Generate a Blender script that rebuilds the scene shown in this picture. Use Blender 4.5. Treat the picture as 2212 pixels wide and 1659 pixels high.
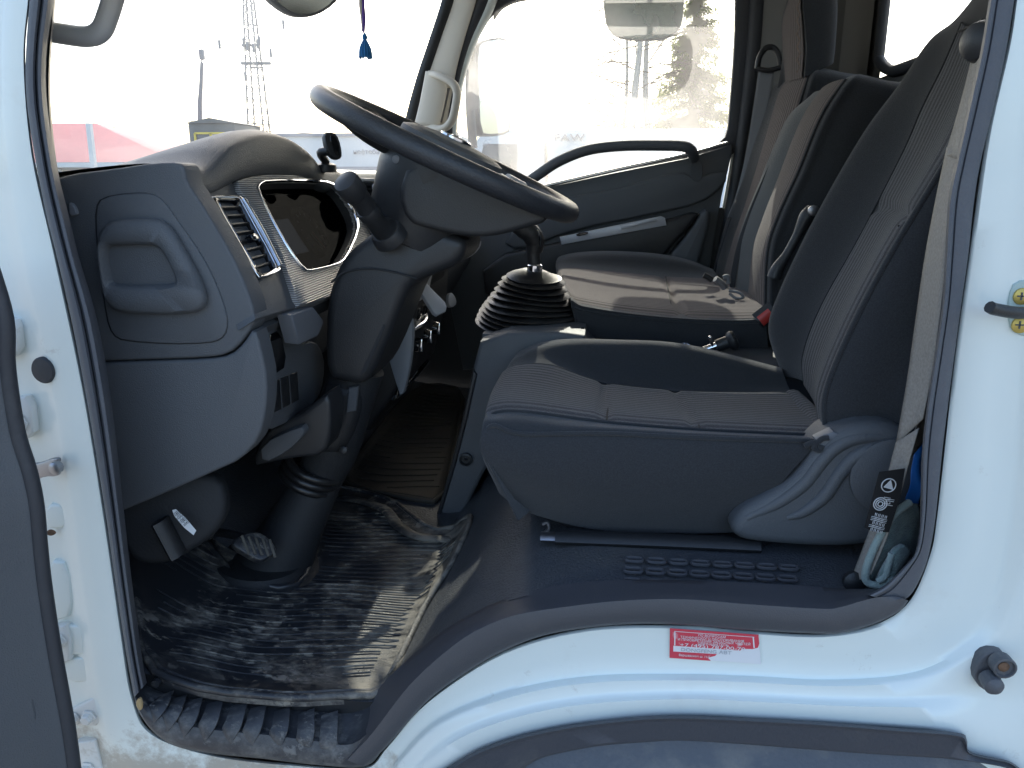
import bpy, bmesh, math, random
from mathutils import Vector, Matrix, noise
random.seed(7)
R = math.radians
scene = bpy.context.scene
col = scene.collection
for o in list(bpy.data.objects): bpy.data.objects.remove(o)

# ---------------------------------------------------------------- camera
FPX, CX, CY = 1660.0, 1106.0, 829.5           # focal length and centre on a 2212 x 1659 grid
CAM = Vector((0.0, -0.85, 1.75)); YAW = R(6.3); PIT = R(15.0)
cam_d = bpy.data.cameras.new('camera'); cam = bpy.data.objects.new('camera', cam_d); col.objects.link(cam)
cam.location = CAM; cam.rotation_euler = (R(90) - PIT, 0, YAW)
cam_d.sensor_width = 36.0; cam_d.lens = 36.0 * FPX / 2212.0
cam_d.clip_start = 0.02; cam_d.clip_end = 2000
scene.camera = cam

# ---------------------------------------------------------------- sky, sun, exposure
SUN_TO = Vector((-0.03, 1.0, 0.69)).normalized()
elev = math.asin(SUN_TO.z); azim = math.atan2(SUN_TO.x, SUN_TO.y)
world = bpy.data.worlds.new('World'); scene.world = world; world.use_nodes = True
wn = world.node_tree.nodes; wl = world.node_tree.links
sky = wn.new('ShaderNodeTexSky'); sky.sky_type = 'NISHITA'; sky.sun_disc = False
sky.sun_elevation = elev; sky.sun_rotation = azim
sky.air_density = 1.0; sky.dust_density = 3.5; sky.ozone_density = 1.0; sky.altitude = 100
bg = wn['Background']; bg.inputs[1].default_value = 0.15
wl.new(sky.outputs[0], bg.inputs[0])
sun_d = bpy.data.lights.new('sun', 'SUN'); sun = bpy.data.objects.new('sun', sun_d); col.objects.link(sun)
sun_d.energy = 2.5; sun_d.angle = R(0.53); sun_d.color = (1.0, 0.94, 0.84)
sun.rotation_euler = (-SUN_TO).to_track_quat('-Z', 'Y').to_euler(); sun.location = (0, 6, 12)
scene.render.engine = 'CYCLES'
vs = scene.view_settings
vs.view_transform = 'Standard'; vs.look = 'None'; vs.exposure = 1.7; vs.gamma = 1.0; vs.use_curve_mapping = False
try:
    scene.cycles.max_bounces = 10; scene.cycles.transparent_max_bounces = 16; scene.cycles.diffuse_bounces = 5
    scene.cycles.caustics_reflective = False; scene.cycles.caustics_refractive = False
except Exception: pass

# ---------------------------------------------------------------- picture pixel -> point on a real surface
FW = Vector((-math.sin(YAW)*math.cos(PIT), math.cos(YAW)*math.cos(PIT), -math.sin(PIT)))
RT = Vector((math.cos(YAW), math.sin(YAW), 0)); UP = RT.cross(FW)
def ray(u, v): return FW*FPX + RT*(u-CX) + UP*(CY-v)
def at(u, v, Y=None, X=None, Z=None):
    d = ray(u, v)
    t = (Y-CAM.y)/d.y if Y is not None else (X-CAM.x)/d.x if X is not None else (Z-CAM.z)/d.z
    return CAM + d*t
def onp(u, v, pl):
    p0, n = pl; d = ray(u, v)
    return CAM + d*((p0-CAM).dot(n)/d.dot(n))
def SIDE(Y): return (Vector((0, Y, 0)), Vector((0, -1, 0)))
def FACE(x0, z0, deg): return (Vector((x0, 0, z0)), Vector((math.cos(R(deg)), 0, math.sin(R(deg)))))

# ---------------------------------------------------------------- materials
MATS = {}
def mat(name, base, rough=0.5, metal=0.0, coat=0.0, bump=None, var=None, spec=0.5, dust=None, sheen=0.0):
    """bump=(scale, strength[, detail]); var=(scale, amount); dust=(colour, scale, lo, hi)"""
    m = bpy.data.materials.new(name); m.use_nodes = True; MATS[name] = m
    nt = m.node_tree; N = nt.nodes; L = nt.links; b = N['Principled BSDF']
    b.inputs['Base Color'].default_value = (*base, 1); b.inputs['Roughness'].default_value = rough
    b.inputs['Metallic'].default_value = metal; b.inputs['Coat Weight'].default_value = coat
    b.inputs['Specular IOR Level'].default_value = spec; b.inputs['Coat Roughness'].default_value = 0.06
    if sheen: b.inputs['Sheen Weight'].default_value = sheen; b.inputs['Sheen Roughness'].default_value = 0.5
    tc = N.new('ShaderNodeTexCoord'); colsock = None
    if var:
        nz = N.new('ShaderNodeTexNoise'); nz.inputs['Scale'].default_value = var[0]; nz.inputs['Detail'].default_value = 6
        L.new(tc.outputs['Object'], nz.inputs['Vector'])
        mp = N.new('ShaderNodeMapRange'); mp.inputs[1].default_value = .3; mp.inputs[2].default_value = .7
        mp.inputs[3].default_value = 1-var[1]; mp.inputs[4].default_value = 1+var[1]; L.new(nz.outputs[0], mp.inputs[0])
        mx = N.new('ShaderNodeMix'); mx.data_type = 'RGBA'; mx.blend_type = 'MULTIPLY'; mx.inputs[0].default_value = 1
        mx.inputs[6].default_value = (*base, 1); L.new(mp.outputs[0], mx.inputs[7]); colsock = mx.outputs[2]
    if dust:
        nz = N.new('ShaderNodeTexNoise'); nz.inputs['Scale'].default_value = dust[1]; nz.inputs['Detail'].default_value = 9
        nz.inputs['Roughness'].default_value = .65
        L.new(tc.outputs['Object'], nz.inputs['Vector'])
        mp = N.new('ShaderNodeMapRange'); mp.inputs[1].default_value = dust[2]; mp.inputs[2].default_value = dust[3]
        L.new(nz.outputs[0], mp.inputs[0])
        mx = N.new('ShaderNodeMix'); mx.data_type = 'RGBA'; L.new(mp.outputs[0], mx.inputs[0])
        if colsock: L.new(colsock, mx.inputs[6])
        else: mx.inputs[6].default_value = (*base, 1)
        mx.inputs[7].default_value = (*dust[0], 1); colsock = mx.outputs[2]
        rr = N.new('ShaderNodeMapRange'); rr.inputs[3].default_value = rough; rr.inputs[4].default_value = .9
        L.new(mp.outputs[0], rr.inputs[0]); L.new(rr.outputs[0], b.inputs['Roughness'])
    if colsock: L.new(colsock, b.inputs['Base Color'])
    if bump:
        nz = N.new('ShaderNodeTexNoise'); nz.inputs['Scale'].default_value = bump[0]
        nz.inputs['Detail'].default_value = bump[2] if len(bump) > 2 else 3
        L.new(tc.outputs['Object'], nz.inputs['Vector'])
        bp = N.new('ShaderNodeBump'); bp.inputs['Strength'].default_value = bump[1]; bp.inputs['Distance'].default_value = .002
        L.new(nz.outputs[0], bp.inputs['Height']); L.new(bp.outputs[0], b.inputs['Normal'])
    return m
def lowdirt(name, z0, z1, c):
    m = MATS[name]; nt = m.node_tree; N = nt.nodes; L = nt.links; b = N['Principled BSDF']; src = b.inputs['Base Color'].links[0].from_socket
    tc = N.new('ShaderNodeTexCoord'); sp = N.new('ShaderNodeSeparateXYZ'); L.new(tc.outputs['Object'], sp.inputs[0])
    mr = N.new('ShaderNodeMapRange'); mr.inputs[1].default_value = z0; mr.inputs[2].default_value = z1; mr.inputs[3].default_value = .30; mr.inputs[4].default_value = -.06; L.new(sp.outputs[2], mr.inputs[0])
    nz = N.new('ShaderNodeTexNoise'); nz.inputs['Scale'].default_value = 26; nz.inputs['Detail'].default_value = 12; nz.inputs['Roughness'].default_value = .72; L.new(tc.outputs['Object'], nz.inputs[0])
    ad = N.new('ShaderNodeMath'); L.new(nz.outputs[0], ad.inputs[0]); L.new(mr.outputs[0], ad.inputs[1])
    th = N.new('ShaderNodeMapRange'); th.inputs[1].default_value = .58; th.inputs[2].default_value = .78; th.inputs[4].default_value = .8; L.new(ad.outputs[0], th.inputs[0])
    mx = N.new('ShaderNodeMix'); mx.data_type = 'RGBA'; L.new(th.outputs[0], mx.inputs[0]); L.new(src, mx.inputs[6]); mx.inputs[7].default_value = (*c, 1); L.new(mx.outputs[2], b.inputs['Base Color'])
def ribbed(name, base, dark, period, axis='Y', strength=.6, distort=1.2, rough=.95, wob=6.0, metal=0.0):
    m = bpy.data.materials.new(name); m.use_nodes = True; MATS[name] = m
    nt = m.node_tree; N = nt.nodes; L = nt.links; b = N['Principled BSDF']
    b.inputs['Roughness'].default_value = rough; b.inputs['Metallic'].default_value = metal
    if not metal: b.inputs['Sheen Weight'].default_value = .15; b.inputs['Specular IOR Level'].default_value = .2
    tc = N.new('ShaderNodeTexCoord'); w = N.new('ShaderNodeTexWave'); w.wave_type = 'BANDS'; w.bands_direction = axis
    w.inputs['Scale'].default_value = 0.314/period; w.inputs['Distortion'].default_value = distort
    w.inputs['Detail'].default_value = 1; w.inputs['Detail Scale'].default_value = wob
    L.new(tc.outputs['Object'], w.inputs['Vector'])
    mx = N.new('ShaderNodeMix'); mx.data_type = 'RGBA'; L.new(w.outputs['Fac'], mx.inputs[0])
    mx.inputs[6].default_value = (*dark, 1); mx.inputs[7].default_value = (*base, 1)
    nz = N.new('ShaderNodeTexNoise'); nz.inputs['Scale'].default_value = 900; L.new(tc.outputs['Object'], nz.inputs['Vector'])
    mp = N.new('ShaderNodeMapRange'); mp.inputs[1].default_value = .25; mp.inputs[2].default_value = .75
    mp.inputs[3].default_value = .7; mp.inputs[4].default_value = 1.3; L.new(nz.outputs[0], mp.inputs[0])
    mm = N.new('ShaderNodeMix'); mm.data_type = 'RGBA'; mm.blend_type = 'MULTIPLY'; mm.inputs[0].default_value = 0 if metal else 1
    L.new(mx.outputs[2], mm.inputs[6]); L.new(mp.outputs[0], mm.inputs[7]); L.new(mm.outputs[2], b.inputs['Base Color'])
    bp = N.new('ShaderNodeBump'); bp.inputs['Strength'].default_value = strength; bp.inputs['Distance'].default_value = .003
    L.new(w.outputs['Fac'], bp.inputs['Height']); L.new(bp.outputs[0], b.inputs['Normal'])
    return m
def glassmat(name, tint, gloss=.03, dust=.05, dustcol=(.8, .8, .78)):
    m = bpy.data.materials.new(name); m.use_nodes = True; MATS[name] = m
    nt = m.node_tree; N = nt.nodes; L = nt.links; N.remove(N['Principled BSDF']); out = N['Material Output']
    tr = N.new('ShaderNodeBsdfTransparent'); tr.inputs[0].default_value = (*tint, 1)
    gl = N.new('ShaderNodeBsdfGlossy'); gl.inputs['Roughness'].default_value = .02
    tl = N.new('ShaderNodeBsdfTranslucent'); tl.inputs[0].default_value = (*dustcol, 1)
    tc = N.new('ShaderNodeTexCoord'); nz = N.new('ShaderNodeTexNoise'); nz.inputs['Scale'].default_value = 6; nz.inputs['Detail'].default_value = 8
    L.new(tc.outputs['Object'], nz.inputs['Vector'])
    mp = N.new('ShaderNodeMapRange'); mp.inputs[1].default_value = .3; mp.inputs[2].default_value = .75
    mp.inputs[3].default_value = dust*.6; mp.inputs[4].default_value = dust*1.5; L.new(nz.outputs[0], mp.inputs[0])
    m1 = N.new('ShaderNodeMixShader'); L.new(mp.outputs[0], m1.inputs[0]); L.new(tr.outputs[0], m1.inputs[1]); L.new(tl.outputs[0], m1.inputs[2])
    m2 = N.new('ShaderNodeMixShader'); m2.inputs[0].default_value = gloss; L.new(m1.outputs[0], m2.inputs[1]); L.new(gl.outputs[0], m2.inputs[2])
    L.new(m2.outputs[0], out.inputs[0])
    return m

mat('paint', (.75, .81, .775), .32, coat=.6, var=(3, .025), dust=((.56, .53, .46), 3.0, .58, .90))
mat('paint_dirty', (.76, .76, .74), .4, coat=.3, var=(9, .05), dust=((.36, .32, .26), 14, .53, .75))
lowdirt('paint', .945, 1.03, (.33, .29, .23))
mat('slate', (.092, .099, .108), .52, bump=(620, .5), var=(2.5, .05), dust=((.12, .115, .11), 3, .58, .95))
mat('slate_soft', (.076, .081, .088), .62, bump=(700, .35), var=(4, .06))
mat('slate_light', (.16, .17, .19), .45, bump=(900, .2))
mat('console_grey', (.30, .32, .35), .45)
mat('black_plastic', (.021, .022, .024), .42, bump=(700, .25), dust=((.07, .066, .06), 5, .55, .95))
mat('black_soft', (0.0143, 0.0156, 0.0182), .68, bump=(300, .3))
mat('rubber', (0.0396, 0.0418, 0.0484), .6, bump=(200, .3), dust=((.09, .09, .09), 12, .55, .9))
mat('seal_rubber', (.085, .092, .108), .55, bump=(300, .3), dust=((.16, .165, .17), 9, .5, .9))
mat('boot_rubber', (.012, .012, .013), .34, bump=(150, .15), dust=((.05, .047, .042), 14, .5, .9))
mat('leather_rim', (0.0308, 0.0336, 0.0392), .36, bump=(420, .5, 4))
mat('sill_plastic', (0.0680, 0.0697, 0.0782), .5, bump=(600, .25), dust=((.13, .125, .12), 6, .56, .95))
mat('vinyl', (.070, .077, .088), .36, bump=(260, 1.0, 2), dust=((.10, .095, .085), 3.5, .52, .85))
def mudmat(name, base, mud, rough=.30, edge=(9, 10)):
    m = bpy.data.materials.new(name); m.use_nodes = True; MATS[name] = m
    nt = m.node_tree; N = nt.nodes; L = nt.links; b = N['Principled BSDF']
    tc = N.new('ShaderNodeTexCoord'); mpn = N.new('ShaderNodeMapping'); mpn.inputs['Scale'].default_value = (1, 2.0, 1); mpn.inputs['Rotation'].default_value = (0, 0, R(-14))
    L.new(tc.outputs['Object'], mpn.inputs[0])
    def nz(sc, det, ro, lo, hi, vec):
        n = N.new('ShaderNodeTexNoise'); n.inputs['Scale'].default_value = sc; n.inputs['Detail'].default_value = det; n.inputs['Roughness'].default_value = ro
        L.new(vec, n.inputs['Vector']); p = N.new('ShaderNodeMapRange'); p.inputs[1].default_value = lo; p.inputs[2].default_value = hi; L.new(n.outputs[0], p.inputs[0]); return p.outputs[0]
    A = nz(11, 14, .72, .47, .60, mpn.outputs[0]); B = nz(3.1, 6, .6, .40, .50, tc.outputs['Object']); C = nz(70, 6, .7, .35, .62, mpn.outputs[0]); D = nz(28, 10, .7, .55, .60, mpn.outputs[0])
    def mul(x, y, op='MULTIPLY'):
        k = N.new('ShaderNodeMath'); k.operation = op; k.use_clamp = True; L.new(x, k.inputs[0]); L.new(y, k.inputs[1]); return k.outputs[0]
    sx = N.new('ShaderNodeSeparateXYZ'); L.new(tc.outputs['Object'], sx.inputs[0])
    ex = N.new('ShaderNodeMapRange'); ex.inputs[1].default_value = edge[0]; ex.inputs[2].default_value = edge[1]; ex.inputs[4].default_value = .9; L.new(sx.outputs[0], ex.inputs[0])
    E_ = nz(24, 10, .7, .36, .55, mpn.outputs[0])
    M = mul(mul(A, B), C); M = mul(M, mul(D, B), 'MAXIMUM'); M = mul(M, mul(ex.outputs[0], E_), 'MAXIMUM')
    mx = N.new('ShaderNodeMix'); mx.data_type = 'RGBA'; L.new(M, mx.inputs[0]); mx.inputs[6].default_value = (*base, 1); mx.inputs[7].default_value = (*mud, 1); L.new(mx.outputs[2], b.inputs['Base Color'])
    rr = N.new('ShaderNodeMapRange'); rr.inputs[3].default_value = rough; rr.inputs[4].default_value = .92; L.new(M, rr.inputs[0]); L.new(rr.outputs[0], b.inputs['Roughness'])
    bp = N.new('ShaderNodeBump'); bp.inputs['Strength'].default_value = .5; bp.inputs['Distance'].default_value = .0015; L.new(M, bp.inputs['Height']); L.new(bp.outputs[0], b.inputs['Normal'])
mudmat('mat_rubber', (.026, .028, .033), (.26, .24, .205), edge=(.085, .145))  # dried mud; its seat-side band also paints the sun patch brighter
mudmat('sill_dirty', (.040, .043, .050), (.19, .185, .175), .42)
mat('mat_dusty', (.05, .046, .04), .6, bump=(120, .3), dust=((.20, .185, .155), 9, .42, .7))
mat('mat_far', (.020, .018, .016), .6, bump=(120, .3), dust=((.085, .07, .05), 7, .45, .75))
mat('fabric', (.040, .042, .046), .95, spec=.15, bump=(1100, .55), var=(600, .22), sheen=.22)
mat('fabric_grey', (0.0975, 0.1040, 0.1066), .95, spec=.15, bump=(1100, .5), var=(600, .2), sheen=.2)
ribbed('rib_fabric', (.082, .086, .094), (.034, .035, .042), .0165, 'Y', .6, 1.6, wob=26)
ribbed('rib_brown', (.115, .094, .090), (.052, .043, .042), .0150, 'Y', .5, 1.6, wob=26)
mat('thread', (.016, .016, .018), .9)
mat('thread_pale', (.20, .15, .12), .9)
mat('chrome', (.78, .79, .82), .12, metal=1)
mat('steel', (.34, .34, .36), .4, metal=1, bump=(120, .3))
mat('silver', (.52, .53, .56), .38, metal=.25)
ribbed('silver_rib', (.50, .50, .50), (.15, .15, .16), .0030, 'Z', .6, 0.0, rough=.45, metal=.5)
mat('gloss_black', (.006, .007, .009), .08, coat=.5)
mat('dial_print', (.20, .20, .22), .5)
mat('dial_red', (.25, .03, .03), .4)
mat('belt', (.31, .285, .25), .8, bump=(800, .4), var=(300, .15))
mat('belt_grey', (.17, .175, .185), .75, bump=(800, .4))
mat('belt_label', (.010, .010, .011), .8)
mat('print_white', (.62, .63, .64), .7)
mat('beige', (.70, .65, .56), .65, bump=(500, .2))
mat('headliner', (.66, .63, .56), .9, bump=(400, .3))
mat('rear_trim', (.17, .165, .155), .8, bump=(500, .3))
mat('towel', (.19, .27, .26), .98, bump=(420, 1.0, 5), var=(60, .3), sheen=.4)
mat('towel_edge', (.30, .38, .36), .98, bump=(420, 1.0, 5), sheen=.4)
mat('blue_bag', (.02, .15, .48), .4, bump=(40, .6))
mat('tassel_blue', (.02, .16, .40), .8, bump=(300, .6))
mat('tassel_purple', (.14, .07, .34), .8, bump=(300, .6))
mat('tassel_cream', (.55, .50, .42), .8)
mat('red_plastic', (.55, .05, .04), .4)
mat('sticker_red', (.62, .055, .085), .5, dust=((.74, .70, .70), 55, .60, .78))
mat('sticker_white', (.74, .75, .76), .5)
mat('sticker_grey', (.42, .43, .46), .5)
mat('paper', (.70, .70, .68), .7)
mat('ink', (.05, .05, .05), .7)
mat('foam_tan', (.42, .30, .15), .9)
mat('rust', (.13, .075, .045), .9, var=(200, .4))
mat('brass', (.55, .42, .12), .45, metal=.6)
mat('plate_green', (.42, .52, .49), .45)
mat('bolt_painted', (.72, .72, .69), .4, dust=((.45, .40, .32), 40, .58, .80))
mat('grey_cap', (.085, .09, .10), .55, bump=(300, .4), dust=((.2, .19, .18), 30, .5, .85))
mat('arch_plastic', (0.0640, 0.0688, 0.0832), .5, bump=(200, .3), dust=((.12, .12, .12), 7, .55, .9))
mat('mudguard', (0.0880, 0.1088, 0.1408), .65, bump=(120, .8, 6), dust=((.22, .23, .23), 9, .48, .78))
mat('mirror_back', (.55, .53, .48), .4)
mat('mirror_frame', (.20, .20, .20), .5)
mat('mirror_grey', (.50, .51, .53), .4)
glassmat('windshield_glass', (.93, .96, .95), dust=.13)
glassmat('lens', (.10, .11, .13), gloss=.004, dust=.001)
glassmat('door_glass', (.70, .74, .72), dust=.22)
glassmat('rear_glass', (.84, .90, .91), dust=.03)
def mirrormat():
    m = mat('mirror_glass', (.80, .80, .76), .03, metal=1); return m
mirrormat()
mat('mirror_warm', (.92, .86, .72), .12, metal=1)  # beige tint imitates a reflection of sunlit surroundings
# outside
mat('ground', (.22, .22, .215), .95, var=(.4, .2), bump=(8, .6, 8), dust=((.16, .15, .13), .25, .45, .6))
mat('roof_red', (.27, .062, .070), .6, var=(2, .08))
mat('wall_white', (.72, .72, .70), .8, var=(1, .04))
mat('wall_cream', (.50, .47, .42), .8, var=(1, .06))
mat('booth_grey', (.125, .125, .115), .7, var=(2, .08))
mat('yellow_paint', (.72, .55, .05), .5)
mat('pane_dark', (.10, .09, .08), .1)
mat('tower_grey', (.22, .22, .22), .6)
mat('wire', (.06, .06, .06), .6)
mat('sign_grey', (.30, .30, .33), .6)
mat('birch_bark', (.52, .50, .45), .85, dust=((.05, .045, .04), 5, .60, .68))
mat('twig', (.20, .15, .10), .9)
mat('bush_twig', (.34, .27, .16), .9)
mat('needle', (.13, .16, .045), .8, var=(3, .4))
def leafy(name, c):
    m = MATS[name]; nt = m.node_tree; N = nt.nodes; L = nt.links; b = N['Principled BSDF']; out = N['Material Output']
    t = N.new('ShaderNodeBsdfTranslucent'); t.inputs[0].default_value = (*c, 1); x = N.new('ShaderNodeMixShader'); x.inputs[0].default_value = .5
    L.new(b.outputs[0], x.inputs[1]); L.new(t.outputs[0], x.inputs[2]); L.new(x.outputs[0], out.inputs[0])
leafy('needle', (.26, .30, .07))
mat('spruce_bark', (.10, .07, .05), .9)
mat('tyre', (.02, .02, .02), .8)
mat('cab_glass', (.03, .045, .05), .05, coat=.3)
mat('truck_grille', (.05, .055, .06), .4)
mat('white_van', (.78, .79, .80), .3, coat=.4)

# ---------------------------------------------------------------- object helpers
ROOT = {}
def tag(o, label=None, cat=None, group=None, kind=None):
    if label: o['label'] = label
    if cat: o['category'] = cat
    if group: o['group'] = group
    if kind: o['kind'] = kind
    return o
def thing(name, loc, label, cat, group=None):
    o = bpy.data.objects.new(name, None); col.objects.link(o); o.location = loc
    o.empty_display_size = .05; ROOT[o.name] = Vector(loc); return tag(o, label, cat, group)
def rootloc(o): return ROOT.get(o.name, Vector((0, 0, 0)))
def finish(name, bm, m, parent=None, ang=38, flat=False):
    bmesh.ops.recalc_face_normals(bm, faces=bm.faces)
    L = rootloc(parent) if parent else Vector((0, 0, 0))
    if parent: bmesh.ops.translate(bm, verts=bm.verts, vec=-L)
    for f in bm.faces: f.smooth = not flat
    if not flat:
        for e in bm.edges:
            if len(e.link_faces) == 2 and e.calc_face_angle(0) > R(ang): e.smooth = False
    me = bpy.data.meshes.new(name); bm.to_mesh(me); bm.free()
    o = bpy.data.objects.new(name, me); col.objects.link(o)
    if m: me.materials.append(MATS[m])
    if parent: o.parent = parent; ROOT[o.name] = L
    return o
def mesh(name, verts, faces, m, parent=None, ang=38):
    bm = bmesh.new(); vs_ = [bm.verts.new(v) for v in verts]
    for f in faces:
        try: bm.faces.new([vs_[i] for i in f])
        except ValueError: pass
    return finish(name, bm, m, parent, ang)
def chaikin(pts, it=1, closed=True, w=.25):
    for _ in range(it):
        out = []; n = len(pts); rng = range(n) if closed else range(n-1)
        if not closed: out.append(pts[0])
        for i in rng:
            a, b = pts[i], pts[(i+1) % n]
            out.append(tuple(a[k]*(1-w)+b[k]*w for k in range(len(a)))); out.append(tuple(a[k]*w+b[k]*(1-w) for k in range(len(a))))
        if not closed: out.append(pts[-1])
        pts = out
    return pts
def cr(p0, p1, p2, p3, t):
    return .5*((2*p1)+(p2-p0)*t+(2*p0-5*p1+4*p2-p3)*t*t+(3*p1-p0-3*p2+p3)*t**3)
def spline(pts, sub, closed=False):
    pts = [Vector(p) for p in pts]; n = len(pts); out = []
    for i in range(n if closed else n-1):
        if closed: a, b, c, d = pts[i-1], pts[i], pts[(i+1) % n], pts[(i+2) % n]
        else:
            b, c = pts[i], pts[i+1]
            a = pts[i-1] if i else b*2-c
            d = pts[i+2] if i+2 < n else c*2-b
        for k in range(sub): out.append(cr(a, b, c, d, k/sub))
    if not closed: out.append(pts[-1].copy())
    return out
def resample(pts, n, closed=False):
    pts = [Vector(p) for p in pts]
    if closed: pts = pts+[pts[0]]
    ds = [0]
    for a, b in zip(pts, pts[1:]): ds.append(ds[-1]+(b-a).length)
    out = []; j = 0
    for k in range(n):
        s = ds[-1]*k/(n if closed else n-1)
        while j < len(ds)-2 and ds[j+1] < s: j += 1
        t = (s-ds[j])/max(1e-9, ds[j+1]-ds[j]); out.append(pts[j].lerp(pts[j+1], min(1, t)))
    return out
def polyslab(name, P, n, thick, m, parent, bevel=.004, seg=2, ang=38):
    """closed outline of 3D points P (front), extruded to -n by thick, front edge rounded"""
    bm = bmesh.new(); k = len(P)
    F = [bm.verts.new(p) for p in P]; B = [bm.verts.new(p-n*thick) for p in P]
    f = bm.faces.new(F); bm.faces.new(B[::-1])
    for i in range(k): bm.faces.new((F[i], B[i], B[(i+1) % k], F[(i+1) % k]))
    bmesh.ops.recalc_face_normals(bm, faces=bm.faces)
    if bevel:
        es = [e for e in bm.edges if e.verts[0] in F and e.verts[1] in F]
        bmesh.ops.bevel(bm, geom=es, offset=bevel, segments=seg, profile=.5, affect='EDGES', clamp_overlap=True)
    return finish(name, bm, m, parent, ang)
def slab(name, uv, pl, thick, m, parent, bevel=.004, seg=2, ch=1, ang=38):
    uv = chaikin(uv, ch) if ch else uv
    return polyslab(name, [onp(u, v, pl) for u, v in uv], pl[1], thick, m, parent, bevel, seg, ang)
def ring(name, outer, inner, pl, thick, m, parent, n=48, ch=2, lift=0.0, chamf=.0015, dep=None):
    """frame between two outlines, inner lip drops by dep"""
    dep = thick if dep is None else dep
    nn = pl[1]
    O = resample([onp(u, v, pl)+nn*lift for u, v in chaikin(outer, ch)], n, True)
    I0 = [onp(u, v, pl)+nn*lift for u, v in chaikin(inner, ch)]
    I = []
    cO = sum(O, Vector())/n
    I1 = resample(I0, n*3, True)
    # match by start: rotate so that the first points are closest
    I2 = resample(I0, n, True)
    best = min(range(n), key=lambda s: sum((O[i]-I2[(i+s) % n]).length for i in range(0, n, 4)))
    I = [I2[(i+best) % n] for i in range(n)]
    rows = [[p-nn*thick for p in O], [p-nn*chamf for p in O], [p.lerp(q, min(.4, chamf/max(1e-6, (p-q).length))) for p, q in zip(O, I)],
            [q.lerp(p, min(.4, chamf/max(1e-6, (p-q).length))) for p, q in zip(O, I)], [q-nn*chamf for q in I], [q-nn*dep for q in I]]
    V = [p for r in rows for p in r]; F = []
    for r in range(len(rows)-1):
        for i in range(n): F.append((r*n+i, r*n+(i+1) % n, (r+1)*n+(i+1) % n, (r+1)*n+i))
    return mesh(name, V, F, m, parent, 50)
def grid(name, rows, m, parent, su=4, sv=4, thick=0, ang=60, closed_v=False, fn=None):
    """Catmull-Rom patch through control rows of 3D points"""
    rows2 = [spline(r, sv, closed_v) for r in rows]
    cols = list(zip(*rows2)); cols = [spline(list(c), su) for c in cols]
    nr, nc = len(cols[0]), len(cols)
    V = [cols[j][i] for i in range(nr) for j in range(nc)]
    if fn: V = [fn(v, i//nc/(nr-1), (i % nc)/(nc-1)) for i, v in enumerate(V)]
    F = []
    for i in range(nr-1):
        for j in range(nc if closed_v else nc-1):
            j2 = (j+1) % nc; F.append((i*nc+j, i*nc+j2, (i+1)*nc+j2, (i+1)*nc+j))
    o = mesh(name, V, F, m, parent, ang)
    if thick:
        md = o.modifiers.new('thickness', 'SOLIDIFY'); md.thickness = thick; md.offset = 0
    return o
def gridv(cols):  # raw helper: returns list rows from columns
    return [list(r) for r in zip(*cols)]
def tube(name, pts, r, m, parent, n=10, sub=5, closed=False, wide=None, up=None, ang=50, smooth=True, bm=None, fin=True):
    """sweep an ellipse (r, or wide x r) along pts; r may be a list per control point"""
    pts = [Vector(p) for p in pts]
    if smooth and len(pts) > 2: P = spline(pts, sub, closed)
    else: P = pts
    k = len(P)
    if isinstance(r, (list, tuple)):
        rs = []
        for i in range(k):
            t = i/(k-1)*(len(r)-1); a = min(int(t), len(r)-2); rs.append(r[a]+(r[a+1]-r[a])*(t-a))
    else: rs = [r]*k
    own = bm is None
    if own: bm = bmesh.new()
    prev = None; ringsv = []
    for i, p in enumerate(P):
        if closed: t = (P[(i+1) % k]-P[i-1])
        else: t = (P[min(i+1, k-1)]-P[max(i-1, 0)])
        t.normalize()
        if up is not None: a = Vector(up)
        elif prev is not None: a = prev
        else: a = Vector((0, 0, 1)) if abs(t.z) < .9 else Vector((1, 0, 0))
        nn = (a - t*a.dot(t)).normalized(); prev = nn; bb = t.cross(nn)
        w = wide if wide else rs[i]
        ringsv.append([bm.verts.new(p+nn*math.cos(2*math.pi*q/n)*rs[i]+bb*math.sin(2*math.pi*q/n)*w) for q in range(n)])
    for i in range(k if closed else k-1):
        A, B = ringsv[i], ringsv[(i+1) % k]
        for q in range(n): bm.faces.new((A[q], A[(q+1) % n], B[(q+1) % n], B[q]))
    if not closed:
        bm.faces.new(ringsv[0][::-1]); bm.faces.new(ringsv[-1])
    if own and fin: return finish(name, bm, m, parent, ang)
    return bm
def lathe(name, origin, axis, prof, m, parent, n=32, ang=40, squash=1.0, ref=None):
    origin = Vector(origin); ax = Vector(axis).normalized()
    a = Vector(ref) if ref else (Vector((0, 1, 0)) if abs(ax.y) < .9 else Vector((1, 0, 0)))
    e1 = (a-ax*a.dot(ax)).normalized(); e2 = ax.cross(e1)
    V = []; F = []
    for r, h in prof:
        for q in range(n):
            t = 2*math.pi*q/n; V.append(origin+ax*h+e1*math.cos(t)*r+e2*math.sin(t)*r*squash)
    for i in range(len(prof)-1):
        for q in range(n): F.append((i*n+q, i*n+(q+1) % n, (i+1)*n+(q+1) % n, (i+1)*n+q))
    F.append(tuple(range(n))[::-1]); F.append(tuple((len(prof)-1)*n+q for q in range(n)))
    return mesh(name, V, F, m, parent, ang)
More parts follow.
